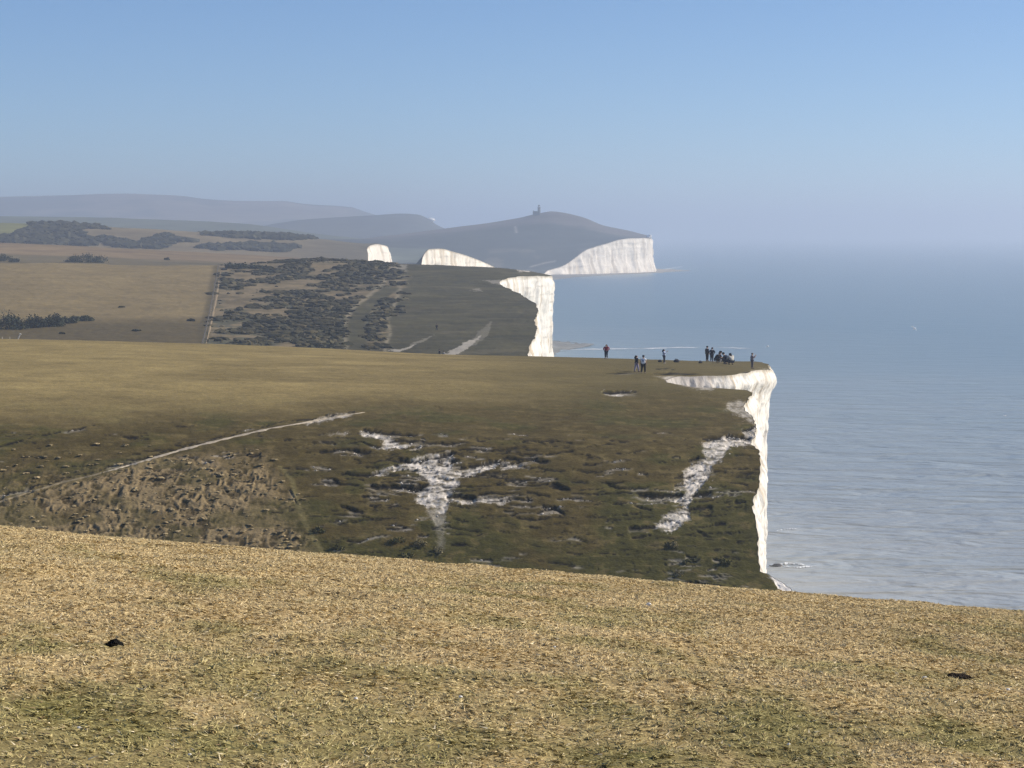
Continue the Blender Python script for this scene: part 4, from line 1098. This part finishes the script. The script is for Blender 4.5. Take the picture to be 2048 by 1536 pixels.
def person(loc, yaw, height, label, top, trousers, hair, kind='stand', arms='down', lean=0, long_hair=False, shoe=(.05, .05, .05), sleeves=1.0, group=None, skirt=0, print_=None, capcol=None):
    t = thing('person', label, 'person', loc, yaw, group)
    t.scale = (height / 1.76 * 1.16, height / 1.76 * 1.16, height / 1.76)
    J = pose(kind, arms, lean)
    vs, es, rs_ = [], [], []
    def add(p, r, par=None):
        vs.append(Vector(p)); rs_.append(r)
        if par is not None: es.append((par, len(vs) - 1))
        return len(vs) - 1
    pel = add(J['pel'], .125); wai = add(J['wai'], .115, pel); che = add(J['che'], .135, wai); nec = add(J['nec'], .055, che); hb = add(J['hb'], .075, nec); hea = add(J['hea'], .098, hb)
    hd_ = (J['hea'] - J['hb']).normalized()
    fw = Vector((0, 1, 0)); fw = (fw - hd_ * fw.dot(hd_)).normalized()
    add(J['hea'] + fw * .115 - hd_ * .03, .014, hea)                                       # nose
    for s in (-1, 1): add(J['hea'] + Vector((.105 * s, 0, 0)) - hd_ * .02, .018, hea)     # ears
    for n, s in (('l', -1), ('r', 1)):
        h = add(J['hip' + n], .095, pel); k = add(J['kne' + n], .062, h); a = add(J['ank' + n], .042, k); add(J['toe' + n], .036, a)
        sh = add(J['sho' + n], .068, che); e = add(J['elb' + n], .045, sh); w_ = add(J['wri' + n], .030, e)
        d = J['hd' + n].normalized(); sd_ = d.cross(Vector((s * .3, .4, .2))).normalized()
        palm = add(J['wri' + n] + d * .075, .034, w_)
        pp = vs[palm]
        for q, ln in ((-.027, .062), (-.009, .074), (.009, .070), (.027, .055)):
            f1 = add(pp + d * .035 + sd_ * q, .010, palm); f2 = add(vs[f1] + d * ln * .5, .009, f1); add(vs[f2] + d * ln * .45 + fw * .015, .008, f2)
        th = add(pp - d * .035 + sd_ * -.045 + d * .02, .011, palm); add(vs[th] + d * .04 - sd_ * .012, .009, th)
    skin('body', vs, es, rs_, M_SKIN, t)
    # trousers
    v2, e2, r2 = [J['pel'] + Vector((0, 0, .02))], [], [.142]
    for n in 'lr':
        i = len(v2); hp, kn, an = J['hip' + n], J['kne' + n], J['ank' + n]
        v2 += [hp, hp.lerp(kn, .5), kn, kn.lerp(an, .5), an.lerp(kn, .08)]; r2 += [.125, .112, .090, .080, .068]
        e2 += [(0, i), (i, i + 1), (i + 1, i + 2), (i + 2, i + 3), (i + 3, i + 4)]
    tr = skin('trousers', v2, e2, r2, cloth('_'.join('%02d' % int(100 * c) for c in trousers), trousers), t)
    # top
    v3 = [J['wai'], J['pel'].lerp(J['wai'], .25), J['che'], J['che'].lerp(J['nec'], .62)]; r3 = [.165, .170, .185, .10]; e3 = [(0, 1), (0, 2), (2, 3)]
    for n in 'lr':
        i = len(v3); sh, el, wr = J['sho' + n], J['elb' + n], J['wri' + n]
        v3 += [sh, sh.lerp(el, .6)]; r3 += [.105, .082]; e3 += [(2, i), (i, i + 1)]
        if sleeves >= 1: v3 += [el, el.lerp(wr, .85)]; r3 += [.062, .048]; e3 += [(i + 1, i + 2), (i + 2, i + 3)]
    tp = skin('top', v3, e3, r3, cloth('_'.join('%02d' % int(100 * c) for c in top), top), t)
    if print_: ellipsoid('print', J['che'] + Vector((0, -.145, -.06)), (.085, .02, .085), cloth('print', print_), tp)
    # hair
    hm = cloth('_'.join('%03d' % int(1000 * c) for c in hair), hair)
    hc = J['hea'] + hd_ * .03 - fw * .022
    if long_hair:
        skin('hair', [hc, hc - fw * .06 - hd_ * .10, hc - fw * .10 - hd_ * .26, hc - fw * .09 - hd_ * .38], [(0, 1), (1, 2), (2, 3)], [.112, .105, .10, .06], hm, t)
    else:
        ellipsoid('hair', hc, (.112, .118, .098), hm, t)
    if capcol: 
        cm_ = cloth('cap', capcol)
        cp_ = ellipsoid('cap', hc + hd_ * .02, (.118, .122, .092), cm_, t)
        ellipsoid('peak', hc + fw * .14 + hd_ * .02, (.08, .08, .012), cm_, cp_)
    sm = mat_plain('shoe_%02d' % int(100 * shoe[0]), shoe, .6, .3)
    for n in 'lr':
        a, b = J['ank' + n], J['toe' + n]; d = (b - a); d2 = Vector((d.x, d.y, 0)).normalized() if kind != 'legs_out' else Vector((0, .2, 1)).normalized()
        c = Vector((a.x, a.y, a.z - .045)) + d2 * .06
        rot = Vector((0, 1, 0)).rotation_difference(d2).to_matrix()
        ellipsoid('shoe', c, (.05, .14, .052), sm, t, rot=rot)
    return t
def at2(u, v): return hit(S2b, u, v)
BLK = (.012, .012, .016); NAVY = (.018, .02, .038); HAIR = (.012, .010, .009)
HT = 2.06
person(at2(1212.5, 717.5), R(150), HT, 'person in a maroon top and dark trousers standing alone on the crest', (.34, .02, .05), NAVY, HAIR, arms='hips', long_hair=True)
person(at2(1273, 744), R(-75), HT * 1.03, 'person with long dark hair, black top and pale lilac trousers', BLK, (.30, .28, .40), HAIR, 'step', long_hair=True, group='pair of walkers')
person(at2(1286.5, 747), R(-20), HT * 1.08, 'person in a white shirt and black trousers beside the long haired walker', (.80, .80, .82), BLK, (.06, .06, .06), 'step', sleeves=.5, print_=(.28, .30, .36), group='pair of walkers')
person(at2(1328, 727), R(-105), HT * .96, 'person with long dark hair and a pale blue top raising one hand', (.36, .42, .56), NAVY, HAIR, arms='one_up', long_hair=True, shoe=(.5, .45, .38))
person(at2(1504, 737), R(-80), HT * 1.02, 'person in grey standing alone nearest the cliff corner', (.21, .19, .21), (.10, .095, .115), (.16, .13, .11), arms='phone')
person(at2(1414, 721.5), R(-60), HT * 1.10, 'tallest person in black, standing at the left of the resting group', BLK, BLK, HAIR, group='group resting near the cliff')
person(at2(1423.5, 724), R(-30), HT * 1.03, 'person in black standing with hands on hips, second in the resting group', BLK, (.03, .03, .035), HAIR, arms='hips', lean=.12, group='group resting near the cliff')
person(at2(1432, 725), R(-80), HT * 1.2, 'person in black crouching low between the standing and seated ones', (.014, .014, .018), BLK, HAIR, 'crouch', group='group resting near the cliff')
person(at2(1440, 723.5), R(-85), HT * 1.42, 'person in dark top seated with pale trousered legs stretched out', NAVY, (.42, .38, .33), HAIR, 'legs_out', group='group resting near the cliff')
person(at2(1454, 728.5), R(60), HT * 1.35, 'person in navy squatting left of the one with the cream top', NAVY, NAVY, HAIR, 'crouch', group='group resting near the cliff')
person(at2(1463, 729.5), R(20), HT * 1.38, 'person in a cream top and navy trousers squatting at the right of the group', (.52, .50, .44), NAVY, HAIR, 'crouch', long_hair=True, group='group resting near the cliff')
person(hit(S3, 873.5, 661.5), R(160), 1.85, 'tiny dark walker alone on the slope of the second hill', (.02, .02, .024), (.05, .05, .055), HAIR, 'step')
person(hit(S3, 879, 714), R(120), 1.85, 'dark figure half hidden behind the crest below the second hill', (.02, .02, .03), BLK, HAIR)
person(hit(S3, 887, 716), R(200), 1.7, 'figure with pale top half hidden behind the crest beside the dark one', (.35, .33, .30), BLK, HAIR, lean=.3)

# bags lying on the turf
M_BAG = mat_plain('bag_fabric', (.02, .02, .026), .8, .2)
def bag(loc, yaw, s, label):
    t = thing('bag', label, 'bag', loc, yaw, 'bags on the crest')
    def cut(bm):
        for v in bm.verts:
            if v.co.z < .0: v.co.z = .0
            v.co.x += .04 * math.sin(v.co.y * 9)
    ellipsoid('sack', (0, 0, .14 * s), (.34 * s, .20 * s, .19 * s), M_BAG, t, cut)
    ellipsoid('pocket', (.05 * s, -.15 * s, .12 * s), (.17 * s, .09 * s, .10 * s), M_BAG, t, cut)
    skin('strap', [(-.25 * s, 0, .22 * s), (-.1 * s, .05 * s, .38 * s), (.1 * s, .05 * s, .36 * s), (.22 * s, 0, .22 * s)], [(0, 1), (1, 2), (2, 3)], [.02 * s] * 4, M_BAG, t)
    return t
bag(at2(1353, 724.8), .2, 1.3, 'largest dark bag lying between the lone phone holder and the group')
bag(at2(1320, 724.2), -.4, .9, 'small dark bag just left of the person in pale blue')
bag(at2(1401, 726.5), .5, 1.0, 'dark bag on the turf just left of the tallest person')

# ================================================================== GULLS
M_GULL = mat_plain('gull_feathers', (.82, .83, .84), .7, .2)
def gull(loc, yaw, roll, span, label):
    k = span / 1.3
    vs = [(0, 0, 0), (0, .14, .01), (0, .24, .03), (0, .30, .03), (0, .35, .02), (0, -.15, 0), (0, -.28, 0)]
    es = [(0, 1), (1, 2), (2, 3), (3, 4), (0, 5), (5, 6)]
    rd = [.075, .065, .045, .04, .010, .05, .035]
    for s in (-1, 1):
        i = len(vs)
        vs += [(.12 * s, .06, .04), (.30 * s, .09, .12), (.48 * s, .02, .12), (.66 * s, -.10, .06)]
        es += [(0, i), (i, i + 1), (i + 1, i + 2), (i + 2, i + 3)]; rd += [(.05, .10), (.022, .10), (.016, .08), (.006, .02)]
    o = skin('gull', vs, es, rd, M_GULL, None)
    for v in o.data.vertices:
        if abs(v.co.x) > .13: v.co.z = v.co.z * .9
    o.location = loc; o.scale = (k, k, k); o.rotation_euler = (roll[0], roll[1], yaw)
    return tag(o, label, 'bird', 'gulls over the sea')
gull(Vector(unproj(1828.5, 657.5, 330)), R(-60), (R(35), R(25)), 1.35, 'white gull flying over open water at the right')
gull(Vector(unproj(1535, 693, 420)), R(-80), (R(20), R(-20)), 1.3, 'white gull flying at the right end of the surf line')
gull(Vector(unproj(2010, 832, 500)), R(30), (R(10), R(5)), 1.1, 'faint small gull low over the water near the right edge')

# ================================================================== SMALL THINGS ON THE NEAR TURF
M_PEB = mat_plain('chalk_pebble', (.84, .82, .76), .9, .1, 40., .1)
for u, v, s, lab in [(1859, 1356, .022, 'largest white chalk pebble, below the dark clod at the right'), (1300, 1213, .026, 'white chalk pebble near the brow line under the cliff foot'),
        (920, 1400, .012, 'small white pebble in the middle of the near turf'), (708, 1393, .012, 'small white pebble left of the middle of the near turf'),
        (1585, 1496, .010, 'small white pebble low on the right turf'), (370, 1505, .010, 'tiny white pebble low on the left turf'), (146, 1458, .011, 'tiny white pebble nearest the lower left corner'),
        (1110, 1300, .010, 'tiny white pebble alone below the brow, centre'), (2028, 1376, .014, 'pale pebble at the right photo edge')]:
    o = rock('chalk_pebble', fore_hit(u, v) + Vector((0, 0, s * .3 + .008)), s * .55, int(u), M_PEB, 3, (1.3, 1, .8))
    tag(o, lab, 'pebble', 'chalk pebbles on the turf')
M_SOIL = mat_vcol('soil_shade', ((30., .3),), (60., .8, .02))
def clod(u, v, w_, h_, label, colr):
    t = None
    p = fore_hit(u, v)
    bm = bmesh.new(); bmesh.ops.create_icosphere(bm, subdivisions=5, radius=1)
    P = np.array([q.co for q in bm.verts])
    k = 1 + .5 * (fbm(P[:, 0] * 2.2 + P[:, 2] + u, P[:, 1] * 2.2 + v, 9, 4) - .5) + .18 * (fbm(P[:, 0] * 8 + u, P[:, 1] * 8 + P[:, 2] * 5, 10, 3) - .5)
    P = P * k[:, None] * np.array([w_ / 2, w_ / 2 * .8, h_]); P[:, 2] = np.maximum(P[:, 2], -.02)
    for q, c in zip(bm.verts, P): q.co = c
    me = bpy.data.meshes.new('soil_clod'); bm.to_mesh(me); bm.free()
    set_col(me, np.broadcast_to(np.array(colr), (len(me.vertices), 3)) * (.6 + .8 * RNG.random((len(me.vertices), 1))))
    me.materials.append(M_SOIL)
    o = link('soil_clod', me); o.location = p + Vector((0, 0, .005))
    return tag(o, label, 'clod')
clod(221, 1294, .085, .030, 'round black clod lying on the straw at left', (.012, .011, .010))
clod(1926, 1347, .15, .030, 'ragged dark brown clod in green grass at right', (.035, .026, .018))

# ================================================================== AIR, SKY, SUN, CAMERA
def haze_box():
    bm = bmesh.new(); bmesh.ops.create_cube(bm, size=1)
    me = bpy.data.meshes.new('haze'); bm.to_mesh(me); bm.free()
    m = bpy.data.materials.new('haze_air'); m.use_nodes = True
    nt = m.node_tree
    for n in list(nt.nodes):
        if n.type == 'BSDF_PRINCIPLED': nt.nodes.remove(n)
    out = [n for n in nt.nodes if n.type == 'OUTPUT_MATERIAL'][0]
    pv = N(nt, 'ShaderNodeVolumePrincipled')
    pv.inputs['Color'].default_value = HAZE_COL + (1,)
    pv.inputs['Density'].default_value = HAZE_D
    pv.inputs['Anisotropy'].default_value = .35
    nt.links.new(pv.outputs[0], out.inputs['Volume'])
    me.materials.append(m)
    o = link('haze', me)
    o.scale = (52000, 30000, 200); o.location = (0, 11000, 98.9)
    o['kind'] = 'stuff'; o['label'] = 'thin blue haze filling the air over the coast'; o['category'] = 'haze'
HAZE_COL = (.69, .795, .96); HAZE_D = 2.5e-4
haze_box()

SUN_EL, SUN_AZ = R(31), R(80)          # azimuth clockwise from +Y (the view direction); 90 = due right
sd = Vector((math.cos(SUN_EL) * math.sin(SUN_AZ), math.cos(SUN_EL) * math.cos(SUN_AZ), math.sin(SUN_EL)))
sl = bpy.data.lights.new('sun', 'SUN'); sl.energy = 5.0; sl.angle = R(.5); sl.color = (1, .90, .76)
so = bpy.data.objects.new('sun', sl); C.objects.link(so)
so.rotation_euler = (-sd).to_track_quat('-Z', 'Y').to_euler()

w = bpy.data.worlds.new('World'); bpy.context.scene.world = w; w.use_nodes = True
nt = w.node_tree; bg = nt.nodes['Background']
sk = N(nt, 'ShaderNodeTexSky', sky_type='NISHITA'); sk.sun_disc = False
sk.sun_elevation = SUN_EL; sk.sun_rotation = SUN_AZ
sk.air_density = .7; sk.dust_density = 0.0; sk.ozone_density = 7.0; sk.altitude = 50
nt.links.new(sk.outputs[0], bg.inputs[0]); bg.inputs[1].default_value = .10

cam = bpy.data.cameras.new('camera'); co = bpy.data.objects.new('camera', cam); C.objects.link(co)
cam.sensor_width = 36; cam.lens = F / 2048 * 36; cam.clip_start = .5; cam.clip_end = 60000
co.location = (0, 0, CAMZ); co.rotation_euler = (math.pi / 2 - PITCH, 0, 0)
sc = bpy.context.scene; sc.camera = co
sc.view_settings.view_transform = 'Standard'; sc.view_settings.look = 'None'; sc.view_settings.gamma = 1
sc.view_settings.exposure = 0.25
sc.render.engine = 'CYCLES'
sc.cycles.use_denoising = True; sc.cycles.denoising_prefilter = 'NONE'
sc.cycles.max_bounces = 5; sc.cycles.diffuse_bounces = 2; sc.cycles.glossy_bounces = 2; sc.cycles.volume_bounces = 1
sc.cycles.transparent_max_bounces = 4; sc.cycles.caustics_reflective = False
